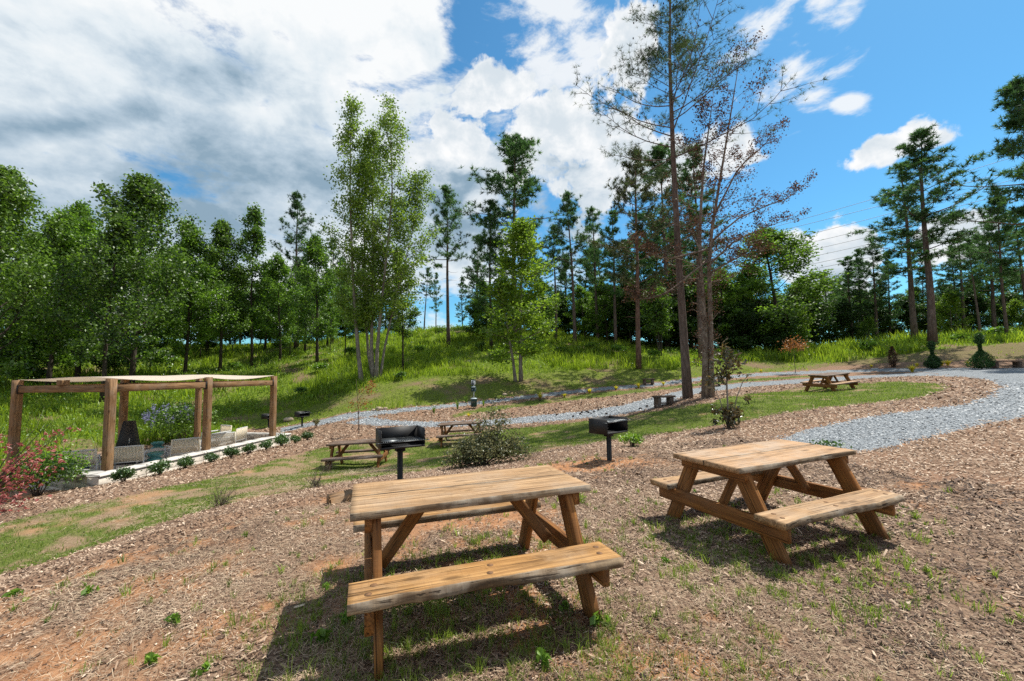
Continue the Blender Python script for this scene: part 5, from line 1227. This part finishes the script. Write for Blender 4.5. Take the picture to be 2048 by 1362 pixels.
# golden grasses and other tufts along the upper path
def tuft_plant(name, label, cat, p, seed, n, h, w, mat, lean=.6, group=None):
    global RNG
    old = RNG; RNG = np.random.default_rng(seed); mb = MB(); m = n
    a = RNG.uniform(0, 6.28, m); r = RNG.uniform(0, .04, m); blades(mb, r*np.cos(a), r*np.sin(a), h*RNG.uniform(.6, 1.1, m), np.full(m, w), RNG.uniform(0, 1, m), lean, np.zeros(m))
    RNG = old; o = mb.build(name, M[mat]); o.location = [float(x) for x in p]; tag(o, label, cat, group); return o
gold = [(1080, 798, .42, 'golden grass clump on the mulch above the magenta twigs, left end of the golden row'), (1129, 795, .40, 'second golden grass clump from the left along the upper path'), (1179, 787, .5, 'third golden grass clump from the left along the upper path'), (1232, 780, .42, 'fourth golden grass clump from the left along the upper path'), (1277, 776, .5, 'golden grass clump just below the small far bench'), (1327, 771, .4, 'golden grass clump right of the small far bench'), (1522, 744, .3, 'small golden clump at the path edge left of the rust-leaved young tree'), (1825, 744, .6, 'bright golden clump alone on the mulch tip between the two paths at right'), (1743, 735, .3, 'small golden clump left of the dead arborvitae'), (1834, 733, .35, 'golden clump just left of the smaller arborvitae'), (1884, 731, .42, 'golden clump just right of the smaller arborvitae'), (1896, 731, .5, 'fuller golden clump right of the smaller arborvitae'), (1937, 731, .42, 'golden clump just left of the larger arborvitae'), (1404, 764, .3, 'golden clump seen between the tallest pine and the twin-stem tree'), (937, 834, .30, 'low golden clump on the mulch below the waste station')]
gold[0] = (1080, 798, .42, 'first golden grass clump from the left along the upper path')
g0 = None
for u, v, h, l in gold:
    if g0 is None: g0 = tuft_plant('golden_grass', l, 'ornamental grass', hp(u, v), 81, 110, .45, .03, 'leaf_gold', .7, 'golden grass clumps along the paths')
    else:
        c = g0.copy(); COL.objects.link(c); c.location = [float(x) for x in hp(u, v)]; c.scale = (h/.45*.8,)*3; c.rotation_euler = (0, 0, u); c['label'] = l
for u, v, h, l in ((868, 828, .55, 'upright green grass clump left of the waste station nearest the fork'), (915, 819, .65, 'tall green grass clump just left of the waste station'), (932, 805, .5, 'green grass clump on the far path edge above the waste station'), (967, 812, .45, 'yellow-green grass clump just right of the waste station bin')):
    tuft_plant('feather_grass', l, 'ornamental grass', hp(u, v), u, 40, h, .02, 'leaf_bright', .35, 'green grass clumps near the waste station')
def twiggy(u, v, h, label, seed, n=26, mat='twig', spread=.5):
    rng = np.random.default_rng(seed); mb = MB()
    for i in range(n):
        d = np.array([rng.normal(0, spread), rng.normal(0, spread), 1]); pl = polyline(rng, (rng.normal(0, .04), rng.normal(0, .04), -.02), d, h*rng.uniform(.6, 1.1), 4, .16); mb.tube(pl, [.005, .004, .003, .002, .001], 3)
        for j in range(3): mb.tube(polyline(rng, pl[1+j], d+rng.normal(0, .7, 3), h*.35, 2, .2), [.0025, .0018, .001], 3)
    o = mb.build('bare_twig_shrub', M[mat]); o.location = [float(x) for x in hp(u, v)]; tag(o, label, 'shrub', 'leafless twiggy shrubs')
twiggy(440, 1012, .42, 'leafless twiggy shrub on the lawn crest at left', 91); twiggy(630, 975, .34, 'leafless twiggy shrub left of the nearest table top', 92); twiggy(655, 945, .36, 'leafless twigs at the left feet of the weathered table', 93); twiggy(1080, 802, .36, 'dark twiggy shrub beneath the first golden clump', 94)
shrub('leafy_shrub', 'small brownish shrub on the mulch right of the far grill', 'shrub', hp(632, 857), 56, 420, .22, .42, .07, 'leaf_holly', 6)
shrub('leafy_shrub', 'low green plant at the end of the gravel path behind the right picnic table', 'plant', hp(1650, 903), 57, 150, .42, .22, .06, 'leaf_box', 10, base=.02, lumps=10, stemr=.004)
# weeds in the yard
wd = None
for i, (u, v, s, l) in enumerate([(1198, 1252, 1.25, 'bright weed at the right front foot of the nearest table'), (1083, 1332, 1.1, 'leafy weed at the bottom edge below the nearest table seat'), (1130, 1220, .9, 'weed in the shade under the seat near the right front leg'), (350, 1248, 1.0, 'pale green weed in the bare patch at lower left'), (690, 1245, 1.0, 'weed at the left front corner of the nearest table'), (640, 1290, 1.1, 'weed in the table shadow left of the front left leg'), (655, 1180, .8, 'weed in the shade left of the seat end'), (180, 1190, 1.0, 'bushy weed on the crest at left'), (300, 1330, .9, 'weed near the bottom edge at left'), (410, 1345, .8, 'weed at the bottom edge left of the table shadow'), (30, 1195, 1.1, 'pale weed at the far left edge of the yard'), (1330, 1128, .8, 'small weed between the two near tables in front'), (1390, 985, .7, 'weed left of the right table under its far seat')]):
    if wd is None: wd = shrub('weed', l, 'weed', hp(u, v), 58, 26, .045, .07, .05, 'weed', 3, base=.0, group='leafy weeds in the yard', up=.2, lumps=5, stemr=.003)
    else: shrub_copy(wd, hp(u, v), s, l, i*1.9)
    if i == 0: wd.scale = (s, s, s)
# wild shrubs on the hillside
ws = None
for i, (u, v, sc) in enumerate([(960, 700, 1.0), (1010, 690, 1.3), (1085, 700, 1.1), (1120, 706, .8), (1185, 700, 1.0), (1240, 708, 1.2), (840, 706, .9), (700, 712, 1.1), (640, 745, .9), (560, 700, 1.2), (470, 740, .9), (800, 760, .7), (1310, 716, .8), (1450, 716, 1.0), (990, 720, .8), (1060, 690, 1.2), (1640, 706, .9), (1740, 706, 1.0), (1990, 676, 1.0), (1920, 684, .8), (420, 700, 1.3), (350, 730, 1.1), (600, 790, .7)]):
    p = hp(u, v); lab = 'low wild shrub growing in the long grass of the hillside'
    if ws is None: ws = shrub('wild_shrub', lab, 'shrub', p, 67, 900, .75, .8, .15, 'leaf_lush', 5, group='wild shrubs on the hillside', lumps=9, tint=(.4, .25))
    else: shrub_copy(ws, p, sc, lab, i*1.7)
# fallen cones on the mulch round the tallest pine
mb = MB(); mb.tube([(-.05, 0, .03), (-.03, 0, .03), (.01, 0, .03), (.05, 0, .03)], [.015, .038, .034, .008], 8); c0 = mb.build('pine_cone', M['cone']); tag(c0, 'dark fallen pine cone on the mulch around the tallest pine', 'pine cone', 'fallen pine cones')
first = True; rn = np.random.default_rng(5)
for i in range(110):
    u = rn.uniform(990, 1500); v = 840-(u-990)*.085+rn.normal(-15, 14)
    q = hp(u, v)
    if zone(np.array([q[0]]), np.array([q[1]]))[0] not in (2, 3): continue
    c = c0 if first else c0.copy()
    if not first: COL.objects.link(c)
    first = False; c.location = [float(x) for x in q]; c.rotation_euler = (rn.normal(0, .3), rn.normal(0, .3), rn.uniform(0, 6.28)); c.scale = (rn.uniform(.8, 1.4),)*3
